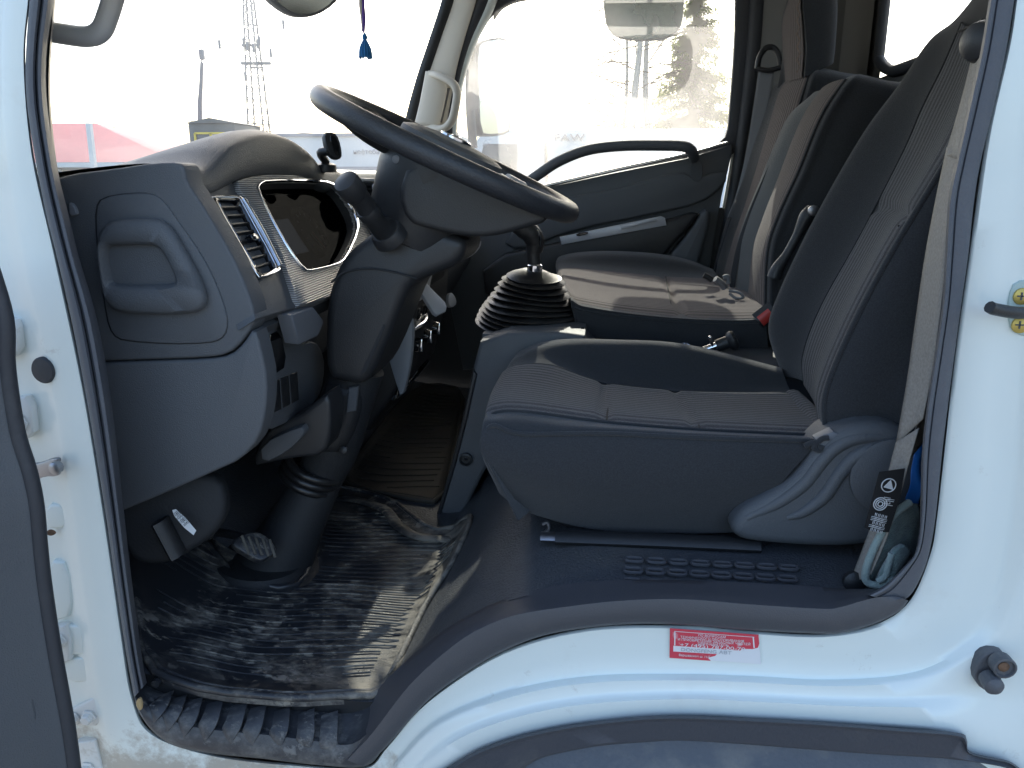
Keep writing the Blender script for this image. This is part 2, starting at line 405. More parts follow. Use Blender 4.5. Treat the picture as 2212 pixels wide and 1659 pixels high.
def rbox(name, c, size, m, parent, bevel=.004, seg=2, rot=None, ang=38):
    bm = bmesh.new(); bmesh.ops.create_cube(bm, size=1)
    bmesh.ops.scale(bm, vec=size, verts=bm.verts)
    if bevel: bmesh.ops.bevel(bm, geom=bm.edges[:], offset=bevel, segments=seg, profile=.5, affect='EDGES', clamp_overlap=True)
    if rot is not None: bmesh.ops.rotate(bm, verts=bm.verts, cent=(0, 0, 0), matrix=rot)
    bmesh.ops.translate(bm, verts=bm.verts, vec=Vector(c))
    return finish(name, bm, m, parent, ang)
def prism(name, prof, y0, y1, m, parent, bevel=.006, seg=2, ang=38):
    """profile in (x, z) extruded along Y"""
    P = [Vector((x, y0, z)) for x, z in prof]
    return polyslab(name, P, Vector((0, -1, 0)), y1-y0, m, parent, bevel, seg, ang)
def bar(bm, a, b, w):
    a = Vector(a); b = Vector(b); t = (b-a).normalized()
    u = Vector((0, 0, 1)) if abs(t.z) < .9 else Vector((1, 0, 0)); s = t.cross(u).normalized()*w/2; r = t.cross(s).normalized()*w/2
    A = [bm.verts.new(a+x) for x in (s+r, s-r, -s-r, -s+r)]; B = [bm.verts.new(b+x) for x in (s+r, s-r, -s-r, -s+r)]
    for i in range(4): bm.faces.new((A[i], A[(i+1) % 4], B[(i+1) % 4], B[i]))
    bm.faces.new(A[::-1]); bm.faces.new(B)
def text(name, s, origin, xdir, ydir, size, m, parent, align='LEFT', ext=.0003, width=None):
    c = bpy.data.curves.new(name, 'FONT'); c.body = s; c.size = size; c.align_x = align; c.extrude = ext
    t = bpy.data.objects.new(name, c); col.objects.link(t)
    dg = bpy.context.evaluated_depsgraph_get(); me = bpy.data.meshes.new_from_object(t.evaluated_get(dg))
    bpy.data.objects.remove(t); bpy.data.curves.remove(c)
    X = Vector(xdir).normalized(); Yv = Vector(ydir).normalized(); Z = X.cross(Yv)
    L = rootloc(parent) if parent else Vector()
    sx = 1.0
    if width and len(me.vertices):
        w0 = max(v.co.x for v in me.vertices)-min(v.co.x for v in me.vertices); sx = width/w0
    for v in me.vertices: v.co = Vector(origin)+X*v.co.x*sx+Yv*v.co.y+Z*v.co.z-L
    me.materials.clear(); me.materials.append(MATS[m])
    o = bpy.data.objects.new(name, me); col.objects.link(o)
    if parent: o.parent = parent; ROOT[o.name] = L
    return o

# ================================================================= THE TRUCK (fixed shell and fittings)
TR = thing('truck', (0, .86, 0), 'white light truck seen through its open driver door, dark grey cab interior', 'truck')

# ---- painted body side round the door opening: rows run round the opening, columns go outwards
CT = [  # inner edge (u,v)   ridge (u,v)    outer (u,v)   left-ness
 ((72,-90),(12,-90),(-300,-90),1), ((65,0),(5,0),(-300,0),1), ((55,133),(0,133),(-310,133),1), ((73,333),(8,333),(-300,333),1),
 ((123,553),(42,553),(-270,553),1), ((183,836),(104,836),(-230,836),1), ((228,1106),(148,1106),(-190,1106),1),
 ((267,1373),(186,1373),(-150,1373),1), ((290,1506),(212,1540),(-130,1540),1), ((333,1583),(262,1640),(-60,1760),.7),
 ((467,1629),(440,1700),(300,1900),.2), ((650,1650),(650,1722),(600,1900),0), ((787,1656),(800,1722),(860,1800),0),
 ((837,1610),(862,1640),(935,1690),0), ((924,1513),(950,1556),(1030,1624),0), ((1087,1406),(1110,1494),(1150,1585),0),
 ((1271,1355),(1280,1465),(1290,1562),0), ((1474,1349),(1478,1461),(1480,1549),0), ((1608,1360),(1620,1465),(1640,1556),0),
 ((1775,1368),(1800,1473),(1830,1566),0), ((1892,1346),(1975,1458),(2030,1584),0), ((1963,1296),(2085,1405),(2105,1640),0),
 ((2005,1200),(2160,1320),(2320,1740),0), ((2022,1106),(2200,1150),(2540,1500),0), ((2058,786),(2228,800),(2480,820),0),
 ((2091,553),(2240,560),(2480,570),0), ((2128,300),(2255,305),(2480,310),0), ((2175,100),(2268,103),(2480,105),0),
 ((2191,0),(2275,0),(2480,0),0), ((2208,-90),(2285,-90),(2480,-90),0)]
A2 = spline([(*c[0], c[3]) for c in CT], 6); B2 = spline([(*c[1], c[3]) for c in CT], 6); D2 = spline([(*c[2], c[3]) for c in CT], 6)
rows = []
for a, b, d in zip(A2, B2, D2):
    lf = max(0, min(1, a.z)); L2 = lambda p, q, t: (p.x+(q.x-p.x)*t, p.y+(q.y-p.y)*t)
    def yy(r, l): return r*(1-lf)+l*lf
    r = [(L2(a, b, 0), .035), (L2(a, b, 0.02), yy(.002, .002)), (L2(a, b, .08), -.002), (L2(a, b, .5), -.003), (L2(a, b, .84), -.003),
         (L2(a, b, .95), yy(-.006, .000)), (L2(b, d, .03), yy(-.014, .008)), (L2(b, d, .10), yy(-.018, .016)),
         (L2(b, d, .34), yy(-.019, .020)), (L2(b, d, .44), yy(-.022, .022)), (L2(b, d, .56), yy(-.030, .022)), (L2(b, d, .9), yy(-.032, .02)),
         (L2(b, d, 1), yy(-.031, .015)), (L2(b, d, 1.0), yy(.03, .05))]
    rows.append([at(u, v, Y=y) for (u, v), y in r])
V = [p for r in rows for p in r]; nc = len(rows[0]); F = []
for i in range(len(rows)-1):
    for j in range(nc-1): F.append((i*nc+j, i*nc+j+1, (i+1)*nc+j+1, (i+1)*nc+j))
body = mesh('body_side', V, F, 'paint', TR, 60)
body['label'] = 'white painted door surround with hinge pillar, sill and rear pillar'

# stepped pressings on the hinge pillar (raised pads of the same steel)
for uv in ([(96,1090),(140,1090),(150,1130),(128,1145),(98,1140)], [(100,1210),(150,1218),(158,1330),(112,1345),(96,1300)],
           [(112,1350),(190,1352),(205,1412),(128,1420)], [(128,1425),(205,1418),(225,1470),(140,1478)]):
    slab('pillar_pressing', uv, SIDE(.0085), .02, 'paint', body, .004, 3, 1)
# hinges
def hinge(uv, bolts, y=.003):
    h = slab('hinge', uv, SIDE(y), .014, 'bolt_painted', TR, .0035, 3, 0)
    for (u, v) in bolts:
        p = at(u, v, Y=y-.001)
        lathe('bolt', p, (0, -1, 0), [(.0115, 0), (.0115, .002), (.008, .003), (.0078, .0085), (.006, .010)], 'bolt_painted', h, 6, 30)
hinge([(-20,680),(30,692),(38,705),(40,752),(25,772),(-20,780)], [(6,716)])
hinge([(20,862),(52,858),(66,880),(70,935),(55,950),(25,945)], [(43,914)])
hinge([(112,1355),(140,1352),(150,1380),(150,1428),(120,1440)], [(128,1384)])
hinge([(138,1545),(200,1508),(214,1515),(218,1560),(205,1570),(140,1568)], [(192,1549), (158,1552)])
hinge([(162,1605),(205,1600),(218,1655),(230,1700),(162,1700)], [(190,1660)])
# grommet, check strap, rust
p = at(93, 800, Y=-.004)
lathe('hole_plug', p, (0, -1, 0), [(.0152, -.004), (.0152, 0), (.0135, .0025), (.004, .0035), (.0005, .0036)], 'rubber', TR, 28, 40, 1.1)
cs = slab('door_check_strap', [(60,1005),(88,1000),(108,992),(124,990),(126,1000),(116,1006),(116,1018),(127,1022),(122,1030),(95,1030),(78,1038),(60,1032)], SIDE(-.012), .006, 'steel', TR, .0015, 2, 1)
lathe('bolt', at(121, 1010, Y=-.019), (0, -1, 0), [(.008, -.004), (.008, .004), (.005, .006)], 'steel', cs, 10)
slab('rust_spot', [(100,1148),(108,1143),(118,1146),(122,1152),(112,1158),(102,1156)], SIDE(.0068), .0005, 'rust', body, 0, 1, 2)

# ---- black door seal round the opening (two lips)
SI = [(124,-90),(120,0),(107,90),(103,167),(108,250),(127,377),(150,470),(170,553),(213,703),(243,886),(268,1106),(283,1239),(305,1406),(318,1474)]
SA = [(72,-90),(65,0),(58,90),(56,167),(62,250),(83,377),(102,470),(123,553),(155,690),(192,886),(228,1106),(247,1239),(272,1406),(290,1506)]
def seal(name, S0, S1, prof, m, parent):
    S0 = spline([(*p, 0) for p in S0], 5); S1 = spline([(*p, 0) for p in S1], 5)
    rr = []
    for a, b in zip(S0, S1): rr.append([at(a.x+(b.x-a.x)*t, a.y+(b.y-a.y)*t, Y=y) for t, y in prof])
    V = [p for r in rr for p in r]; n = len(prof)
    F = [(i*n+j, i*n+j+1, (i+1)*n+j+1, (i+1)*n+j) for i in range(len(rr)-1) for j in range(n-1)]
    return mesh(name, V, F, m, parent, 55)
sprof = [(-.02, .02), (-.02, -.004), (.04, -.016), (.16, -.021), (.32, -.020), (.41, -.016), (.44, -.009), (.47, -.013), (.55, -.016), (.70, -.014), (.84, -.002), (.94, .02), (1.0, .05), (1.0, .16)]
seal('door_seal', SA, SI, sprof, 'seal_rubber', TR)
SIr = [(2150,-90),(2136,0),(2118,110),(2091,233),(2065,350),(2048,433),(2041,553),(2036,653),(2019,770),(2001,886),(1991,986),(1989,1106),(1978,1190),(1951,1226),(1908,1266),(1872,1285)]
SAr = [(2208,-90),(2191,0),(2173,110),(2146,233),(2118,350),(2104,433),(2091,553),(2077,653),(2061,770),(2046,886),(2034,986),(2022,1106),(2012,1172),(1998,1225),(1972,1278),(1945,1302)]
rprof = [(-.01, .02), (-.01, -.001), (.05, -.010), (.30, -.013), (.62, -.013), (.69, -.011), (.73, -.019), (.80, -.024), (.90, -.023), (.97, -.012), (1.0, .01), (1.0, .06)]
seal('door_seal', SAr, SIr, rprof, 'seal_rubber', TR)

# ---- sill trim over the wheel arch (face + rolled top) and the front step
EA = [(787,1656),(837,1610),(924,1513),(1021,1443),(1087,1406),(1171,1373),(1271,1355),(1371,1347),(1474,1349),(1608,1360),(1775,1368),(1825,1365),(1892,1346),(1942,1320),(1962,1297)]
EE = [(745,1640),(800,1580),(880,1475),(965,1395),(1030,1352),(1110,1322),(1230,1303),(1340,1291),(1474,1287),(1620,1298),(1774,1308),(1815,1304),(1850,1294),(1890,1286),(1936,1287)]
EG = [(730,1590),(775,1545),(838,1465),(915,1396),(985,1345),(1075,1300),(1200,1266),(1300,1255),(1420,1252),(1600,1258),(1740,1266),(1795,1270),(1840,1272),(1880,1272),(1925,1276)]
EA, EE, EG = [spline([(*p, 0) for p in s], 6) for s in (EA, EE, EG)]
rr = []
for a, e, g in zip(EA, EE, EG):
    m_ = lambda p, q, t: (p.x+(q.x-p.x)*t, p.y+(q.y-p.y)*t)
    rr.append([at(a.x, a.y, Y=.02), at(a.x, a.y+1, Y=-.010), at(*m_(a, e, .08), Y=-.016), at(*m_(a, e, .5), Y=-.019), at(*m_(a, e, .88), Y=-.016),
               at(e.x, e.y, Y=-.008), at(*m_(e, g, .35), Y=.012), at(*m_(e, g, .7), Y=.030), at(g.x, g.y, Y=.045), at(g.x, g.y-2, Y=.06)-Vector((0, 0, .015))])
V = [p for r in rr for p in r]; n = 10
F = [(i*n+j, i*n+j+1, (i+1)*n+j+1, (i+1)*n+j) for i in range(len(rr)-1) for j in range(n-1)]
sill = mesh('sill_trim', V, F, 'sill_plastic', TR, 50)
# anti-slip pads on the sill tread
for i in range(8):
    for j, (vv, h) in enumerate(((1274, 7), (1258, 6), (1246.5, 4))):
        u = 1365+i*47.5+(j*1.5); v = vv+i*1.35
        c = at(u, v, Y=.052+.03*j); w, hh = .0115, (.0062, .0062, .0055)[j]
        pts = [(math.cos(t)*abs(math.cos(t))**-.4*w, math.sin(t)*abs(math.sin(t))**-.4*hh) for t in [2*math.pi*(k+.5)/14 for k in range(14)]]
        P = [Vector((c.x+x, c.y+y*1.0, 1.2445+.0035)) for x, y in pts]
        tube('tread_pad', P, .0023, 'sill_plastic', sill, 6, 1, True, smooth=False)
for (u, v) in ((1303, 1262), (1693, 1268), (1012, 1400)):
    pass

# front step
stA = [(290,1506),(300,1539),(333,1583),(383,1613),(467,1629),(567,1639),(680,1652),(787,1656),(832,1614)]
stE = [(296,1500),(318,1520),(360,1545),(420,1562),(500,1572),(590,1580),(680,1592),(748,1600),(800,1572)]
stG = [(318,1472),(345,1482),(385,1492),(440,1497),(520,1505),(600,1515),(680,1520),(760,1522),(815,1505)]
stA, stE, stG = [spline([(*p, 0) for p in s], 8) for s in (stA, stE, stG)]
rr = []; K = len(stA)
for i, (a, e, g) in enumerate(zip(stA, stE, stG)):
    m_ = lambda p, q, t: (p.x+(q.x-p.x)*t, p.y+(q.y-p.y)*t)
    rr.append([at(a.x, a.y, Y=.02), at(a.x, a.y, Y=-.006), at(*m_(a, e, .12), Y=-.014), at(*m_(a, e, .5), Y=-.012), at(*m_(a, e, .85), Y=-.006), at(e.x, e.y, Y=.004),
               at(*m_(e, g, .3), Y=.016), at(*m_(e, g, .65), Y=.030), at(*m_(e, g, .95), Y=.046), at(g.x, g.y-14, Y=.07)-Vector((0, 0, .006))])
V = [p for r in rr for p in r]; n = 10
F = [(i*n+j, i*n+j+1, (i+1)*n+j+1, (i+1)*n+j) for i in range(len(rr)-1) for j in range(n-1)]
step = mesh('step_trim', V, F, 'sill_dirty', TR, 50)
for i in range(9):   # ribs pressed over the step nose
    t = .20+.075*i; k = int(t*(K-1)); a, e, g = stA[k], stE[k], stG[k]
    top = lambda f, dy: at(e.x+(g.x-e.x)*f+2, e.y+(g.y-e.y)*f, Y=.004+.03*f-dy)
    fr = lambda f, dy: at(e.x+(a.x-e.x)*f, e.y+(a.y-e.y)*f, Y=.004-.016*f-dy)
    tube('step_rib', [top(.75, -.001), top(.45, .006), top(.15, .008), fr(.1, .008), fr(.3, .006), fr(.45, .001)], [.001, .0028, .0042, .0042, .003, .001], 'sill_dirty', step, 10, 4, wide=.0125, up=(0, -.75, .66))
slab('foam_pad', [(293,1514),(301,1508),(306,1520),(305,1536),(298,1534),(293,1525)], SIDE(-.017), .004, 'foam_tan', step, .001, 1, 2)

# ---- floor of the cab
def floor_z(x, y):
    pr = [(-.9, 1.24), (-.74, 1.13), (-.62, 1.07), (-.5, 1.052), (-.285, 1.050), (-.25, 1.085), (-.21, 1.135), (-.15, 1.19), (-.085, 1.228), (0, 1.243), (.6, 1.243)]
    for (x0, z0), (x1, z1) in zip(pr, pr[1:]):
        if x <= x1: t = max(0, (x-x0)/(x1-x0)); t = t*t*(3-2*t)*.5+t*.5; return z0+(z1-z0)*t
    return 1.243
V = []; F = []; xs = [-.9+.02*i for i in range(83)]; ys = [.035+.04*j for j in range(42)]
for x in xs:
    for y in ys: V.append(Vector((x, y, floor_z(x, y))))
n = len(ys)
F = [(i*n+j, i*n+j+1, (i+1)*n+j+1, (i+1)*n+j) for i in range(len(xs)-1) for j in range(n-1)]
fl = mesh('cab_floor', V, F, 'vinyl', TR, 80)
mesh('floor_skirt', [Vector((x, .036, floor_z(x, 0)+d)) for d in (.0, -.25) for x in xs], [(i, i+1, len(xs)+i+1, len(xs)+i) for i in range(len(xs)-1)], 'black_soft', TR)
mesh('corner_liner', [Vector(p) for p in ((-.665, .03, .95), (-.665, .03, 1.45), (-.70, .13, 1.45), (-.70, .13, .95), (-.9, .13, .95), (-.9, .13, 1.45))], [(0, 1, 2, 3), (3, 2, 5, 4)], 'black_soft', TR)
# firewall under the dash
mesh('firewall', [(-.80, .05, 1.0), (-.80, 1.68, 1.0), (-.86, 1.68, 1.72), (-.86, .05, 1.72)], [(0, 1, 2, 3)], 'black_soft', TR)
# carpet of the kick panel beside the pedals
slab('kick_panel', [(235,1080),(470,1000),(500,1130),(380,1215),(300,1225),(260,1180)], (at(350, 1150, Y=.13), Vector((.25, -.95, .2)).normalized()), .03, 'black_soft', TR, .012, 3, 2)
tube('kick_rib', [at(345, 1125, Y=.12), at(385, 1200, Y=.12)], .010, 'black_plastic', TR, 8, 2, wide=.018)

# ---- wheel-arch cover and mudguard under the door
WA = [(900,1700),(970,1659),(1021,1629),(1071,1609),(1137,1589),(1237,1569),(1371,1553),(1474,1549),(1608,1554),(1775,1563),(1941,1576),(2068,1586),(2088,1600),(2094,1626),(2141,1639),(2181,1648),(2215,1672)]
WB = [(1000,1760),(1080,1700),(1120,1668),(1164,1640),(1220,1625),(1300,1611),(1400,1603),(1474,1600),(1608,1608),(1775,1621),(1900,1630),(2020,1637),(2060,1641),(2090,1644),(2140,1652),(2180,1662),(2215,1690)]
WA, WB = [spline([(*p, 0) for p in s], 4) for s in (WA, WB)]
rr = []; rm = []
for a, b in zip(WA, WB):
    m_ = lambda t: (a.x+(b.x-a.x)*t, a.y+(b.y-a.y)*t)
    rr.append([at(a.x, a.y-4, Y=-.02), at(a.x, a.y-3, Y=-.042), at(*m_(.06), Y=-.049), at(*m_(.14), Y=-.046), at(*m_(.2), Y=-.042), at(*m_(.9), Y=-.046), at(*m_(1.0), Y=-.038), at(b.x, b.y, Y=-.0)])
    p = at(b.x, b.y-6, Y=-.024)
    rm.append([p, p+Vector((.004, -.004, -.03)), p+Vector((.01, -.01, -.09)), p+Vector((.02, -.012, -.2)), p+Vector((.02, .10, -.24))])
n = 8; V = [p for r in rr for p in r]
F = [(i*n+j, i*n+j+1, (i+1)*n+j+1, (i+1)*n+j) for i in range(len(rr)-1) for j in range(n-1)]
mesh('wheel_arch_cover', V, F, 'arch_plastic', TR, 50)
n = 5; V = [p for r in rm for p in r]
F = [(i*n+j, i*n+j+1, (i+1)*n+j+1, (i+1)*n+j) for i in range(len(rm)-1) for j in range(n-1)]
mesh('mudguard', V, F, 'mudguard', TR, 50)

# ---- striker, screws, door switch on the rear pillar
sp = slab('striker_plate', [(2195,606),(2240,606),(2240,730),(2208,726),(2186,715),(2178,680),(2180,640)], SIDE(-.006), .004, 'plate_green', TR, .001, 1, 1)
for (u, v) in ((2207, 640), (2203, 702)):
    lathe('screw', at(u, v, Y=-.006), (0, -1, 0), [(.0088, 0), (.0085, .002), (.005, .0035), (.0005, .004)], 'brass', sp, 16)
    for dx, dz in ((1, 0), (0, 1)):
        c = at(u, v, Y=-.0102); bm = bmesh.new(); bar(bm, c-Vector((dx, 0, dz))*.004, c+Vector((dx, 0, dz))*.004, .0014); finish('screw_slot', bm, 'grey_cap', sp)
tube('striker_bar', [at(2240, 672, Y=-.01), at(2200, 676, Y=-.03), at(2150, 668, Y=-.042), at(2138, 663, Y=-.045)], .0062, 'black_plastic', sp, 10, 5)
dsw = slab('door_switch', [(2113,1428),(2135,1410),(2165,1408),(2180,1425),(2189,1445),(2175,1468),(2166,1460),(2160,1480),(2145,1494),(2120,1490),(2104,1465)], SIDE(-.030), .016, 'grey_cap', TR, .006, 3, 1)
lathe('plunger', at(2143, 1476, Y=-.045), (0, -1, -.1), [(.0105, -.01), (.0105, .006), (.007, .010), (.002, .012)], 'grey_cap', dsw, 18)
lathe('screw', at(2168, 1440, Y=-.0455), (0, -1, 0), [(.0062, -.004), (.006, .001), (.003, .002)], 'rust', dsw, 12)
lathe('screw_well', at(2168, 1440, Y=-.044), (0, -1, 0), [(.0125, -.01), (.0125, .004), (.0105, .0045), (.0095, .0015)], 'grey_cap', dsw, 18)

# ---- open driver door swung forward: dark inner panel with its rubber edge
DE = [(-40,560),(-2,690),(3,800),(24,935),(50,1020),(66,1095),(74,1180),(84,1270),(104,1400),(126,1520),(140,1600),(156,1720)]
dd = Vector((-.55, -1, 0)).normalized()
DE3 = spline([at(u, v, Y=-.115) for u, v in DE], 5)
rr = [[p, p+dd*.015+Vector((-.004, 0, 0)), p+dd*.10+Vector((.004*math.sin(i*.2), 0, 0)), p+dd*.35, p+dd*.8, p+dd*.8+Vector((-.06, 0, 0)), p+Vector((-.06, 0, 0))] for i, p in enumerate(DE3)]
n = 7; V = [p for r in rr for p in r]
F = [(i*n+j, i*n+j+1, (i+1)*n+j+1, (i+1)*n+j) for i in range(len(rr)-1) for j in range(n-1)]
door = mesh('door', V, F, 'slate', TR, 60); door['label'] = 'open driver door with dark grey inner panel'
tube('door_edge_seal', [p+Vector((.002, .006, 0)) for p in DE3], .0085, 'rubber', door, 8, 1, smooth=False)
tube('door_edge_flange', [p+Vector((-.012, .016, 0)) for p in DE3], .010, 'paint', door, 8, 1, smooth=False)
tube('panel_crease', [at(u, v, Y=-.135) for u, v in ((-60, 1240), (20, 1380), (50, 1470), (70, 1560), (80, 1700))], .006, 'slate', door, 8, 4)

# ---- cab shell: pillars, roof, rear wall, far side
Z0, Z1 = 1.76, 2.46
def wsx(y, z):      # windscreen surface
    c = 1-((y-.87)/.84)**2
    return -.655-.20*c-(2.0-z)*.12 + max(0, z-1.95)*.42
rows = [[Vector((wsx(y, z), y, z)) for y in [.03+.14*i for i in range(13)]] for z in (1.66, 1.76, 1.9, 2.05, 2.2, 2.35, 2.47)]
grid('windscreen', rows, 'windshield_glass', TR, 2, 1)
roof_rows = [[Vector((x, y, 2.47+.05*math.sin(math.pi*(y-.0)/1.74)-(.03 if x < -.4 else 0))) for y in [-.01, .02, .06, .3, .6, .9, 1.2, 1.5, 1.68, 1.74]] for x in (-.70, -.5, -.3, 0, .4, .80)]
grid('roof_panel', roof_rows, 'headliner', TR, 2, 2, thick=.02)
# body shell above the frame on the near side (closes the cab over the door)
mesh('door_header', [at(40, -80, Y=.0), at(2230, -80, Y=0), Vector((.75, 0, 2.46)), Vector((-.62, 0, 2.46))], [(0, 1, 2, 3)], 'paint', TR)
# near front pillar inner trim (edge of the windscreen)
PI = [(128,400),(112,270),(108,160),(118,20),(135,-110)]
rows = [[at(u-3, v, Y=.02), at(u, v, Y=.05), at(u+1, v, Y=.10), at(u-2, v, Y=.14), at(u-22, v, Y=.16)] for u, v in PI]
grid('windscreen_pillar', rows, 'black_plastic', TR, 4, 2)
# far pillar: black screen seal, beige trim with grab handle, door frame layers
def strip(name, L, Rr, y0, y1, m, par=TR, bulge=-.012, thick=.02):
    rows = []
    for (a, b), (c, d) in zip(L, Rr):
        mid = ((a+c)/2, (b+d)/2); q1 = (a*.82+c*.18, b*.82+d*.18); q2 = (a*.18+c*.82, b*.18+d*.82)
        rows.append([at(a, b, Y=y0), at(*q1, Y=(y0*.8+y1*.2)+bulge*.7), at(*mid, Y=(y0+y1)/2+bulge), at(*q2, Y=(y0*.2+y1*.8)+bulge*.7), at(c, d, Y=y1)])
    return grid(name, rows, m, par, 5, 3, thick=thick)
strip('screen_seal', [(968,-60),(960,0),(935,80),(905,170),(882,255),(868,330)], [(990,-60),(980,0),(952,80),(922,170),(898,255),(885,330)], 1.64, 1.66, 'black_plastic')
pil = strip('far_pillar_trim', [(988,-60),(978,0),(950,80),(920,170),(896,255),(882,330)], [(1040,-60),(1024,10),(1003,80),(985,150),(966,255),(955,330)], 1.66, 1.64, 'beige')
strip('far_door_seal', [(1040,-60),(1024,8),(1002,80),(983,150),(966,240),(962,330)], [(1075,-60),(1045,22),(1015,85),(993,155),(977,240),(972,330)], 1.655, 1.66, 'rubber')
strip('far_door_flange', [(1075,-60),(1045,22),(1015,85),(993,155),(977,240),(972,330)], [(1090,-60),(1058,24),(1026,85),(1001,155),(984,240),(978,330)], 1.665, 1.67, 'paint')
gh = tube('grab_handle', [at(930, 160, Y=1.62), at(950, 164, Y=1.575), at(978, 180, Y=1.56), at(987, 200, Y=1.56), at(984, 230, Y=1.56), at(975, 262, Y=1.565), at(955, 278, Y=1.58), at(920, 272, Y=1.62)], .011, 'beige', TR, 10, 6, wide=.016)
slab('handle_insert', [(952,186),(972,190),(955,266),(940,262)], SIDE(1.625), .01, 'mirror_frame', gh, .002, 1, 0)
strip('handle_base', [(925,155),(918,190),(910,230),(900,270)], [(958,165),(962,190),(955,230),(945,272)], 1.615, 1.615, 'beige', gh)

# far door: frame, glass, inner panel
fg = [(980,330),(984,250),(1001,155),(1026,85),(1058,30),(1100,2),(1180,-30),(1400,-45),(1592,-45),(1588,100),(1576,250),(1570,306),(1480,338),(1330,372),(1190,404),(1080,430)]
fo = [(955,420),(960,250),(985,130),(1008,60),(1045,0),(1090,-40),(1180,-90),(1400,-100),(1640,-100),(1632,100),(1618,250),(1600,335),(1480,372),(1330,405),(1190,440),(1060,470)]
ring('far_window_frame', fo, fg, SIDE(1.675), .03, 'rubber', TR, 90, 1)
P = [at(u, v, Y=1.69) for u, v in fo]
gl = mesh('far_door_window', P, [tuple(range(len(P)))], 'door_glass', TR)
fd = slab('far_door_panel', [(990,440),(1160,412),(1190,402),(1330,372),(1480,342),(1560,318),(1580,312),(1582,330),(1560,420),(1530,600),(1500,760),(1000,800),(960,600)], SIDE(1.66), .05, 'slate', TR, .006, 2, 0)
fd['label'] = 'grey inner panel of the closed passenger door'
mesh('far_header', [Vector(p) for p in ((-.55, 1.705, 2.30), (.75, 1.705, 2.30), (.75, 1.705, 2.50), (-.55, 1.705, 2.50))], [(0, 1, 2, 3)], 'headliner', TR)
rows = []
for u0, v0, v1 in ((1066, 40, 44), (1090, -10, 16), (1140, -45, 0), (1250, -55, -4), (1400, -58, -4), (1520, -58, -4), (1585, -52, -4)):
    a = at(u0, v0, Y=1.70); b = at(u0, v1, Y=1.85); rows.append([a, a.lerp(b, .5)+Vector((0, .012, .012)), b])
grid('sun_blocking_deflector', rows, 'mirror_frame', TR, 4, 3, thick=.004)  # added mostly out of view to keep sun off the driver seat
# raised upper section, character crease, pocket, handles
slab('door_upper_pad', [(1080,520),(1190,432),(1330,408),(1470,368),(1500,385),(1572,365),(1568,400),(1515,440),(1420,462),(1230,500),(1120,545)], SIDE(1.645), .02, 'slate', fd, .010, 3, 1)
slab('door_pocket', [(1040,560),(1230,520),(1440,476),(1515,455),(1500,480),(1440,545),(1400,600),(1200,640),(1050,660)], SIDE(1.600), .07, 'black_plastic', fd, .012, 3, 1)
slab('pocket_lip', [(1395,690),(1440,560),(1490,500),(1520,450),(1540,460),(1500,600),(1480,700)], SIDE(1.605), .06, 'slate', fd, .012, 3, 1)
cst = slab('silver_strip', [(1209,512),(1428,467),(1437,471),(1440,487),(1213,529)], SIDE(1.592), .012, 'silver', fd, .003, 2, 0)
slab('pull_handle', [(1340,488),(1416,470),(1420,476),(1342,496)], SIDE(1.580), .012, 'silver', fd, .003, 2, 0)
slab('lock_button', [(1244,505),(1270,500),(1270,506),(1246,511)], SIDE(1.585), .01, 'gloss_black', fd, .002, 1, 1)
slab('door_cap', [(1492,352),(1500,344),(1512,344),(1518,356),(1518,380),(1512,392),(1500,392),(1492,382)], SIDE(1.641), .004, 'slate_soft', fd, .001, 1, 1)
tube('window_rail', [at(u, v-3, Y=1.655) for u, v in ((1080, 427), (1190, 402), (1330, 370), (1480, 337), (1572, 312))], .006, 'chrome', fd, 8, 4)
tube('door_grab_bar', [at(1135, 398, Y=1.62), at(1165, 376, Y=1.60), at(1210, 347, Y=1.59), at(1270, 324, Y=1.59), at(1340, 315, Y=1.59), at(1420, 314, Y=1.59), at(1475, 316, Y=1.59), at(1494, 326, Y=1.60), at(1500, 342, Y=1.63)], .0165, 'slate', fd, 12, 6, wide=.016)

# far rear pillar, white jamb, belt tower, rear wall with its window
strip('far_jamb', [(1608,-60),(1600,100),(1588,250),(1578,345),(1560,450)], [(1632,-60),(1622,100),(1606,250),(1592,345),(1575,450)], 1.70, 1.70, 'paint', bulge=0)
strip('far_jamb_seal', [(1629,-60),(1619,100),(1603,250),(1590,345),(1570,460),(1545,600)], [(1650,-60),(1640,100),(1620,250),(1604,345),(1586,460),(1558,600)], 1.68, 1.68, 'rubber')
strip('far_rear_pillar', [(1648,-60),(1638,100),(1618,250),(1600,345),(1580,460),(1550,600)], [(1860,-60),(1850,100),(1830,250),(1810,345),(1790,460),(1760,600)], 1.68, 1.60, 'rear_trim')
RWX = .71
wall_o = [(1690,-120),(2300,-160),(2300,420),(1960,420),(1720,420)]
wpl = (Vector((RWX, 0, 0)), Vector((-1, 0, 0)))
wi = [(1893,-60),(1893,0),(1898,100),(1911,153),(1985,125),(2075,90),(2140,60),(2150,-60),(2150,-140),(1893,-100)]
wo = [(1868,-60),(1870,0),(1878,100),(1900,180),(1990,147),(2080,112),(2175,75),(2190,-60),(2190,-170),(1868,-125)]
def yz(y, z, x=RWX): return Vector((x, y, z))
cw = [at(u, v, X=RWX) for u, v in wi]
y0 = min(p.y for p in cw); y1 = max(p.y for p in cw); zb = min(p.z for p in cw)
WY0, WY1, WZ0, WZ1 = .42, 1.36, 2.0, 2.36
fr_o = [(1.66, 1.0), (1.66, 2.47), (.05, 2.47), (.05, 1.0)]
fr_i = [(WY1, WZ0), (WY1, WZ1), (WY0, WZ1), (WY0, WZ0)]
V = [yz(*p) for p in fr_o+fr_i]
mesh('rear_wall', V, [(0, 1, 5, 4), (1, 2, 6, 5), (2, 3, 7, 6), (3, 0, 4, 7)], 'rear_trim', TR)
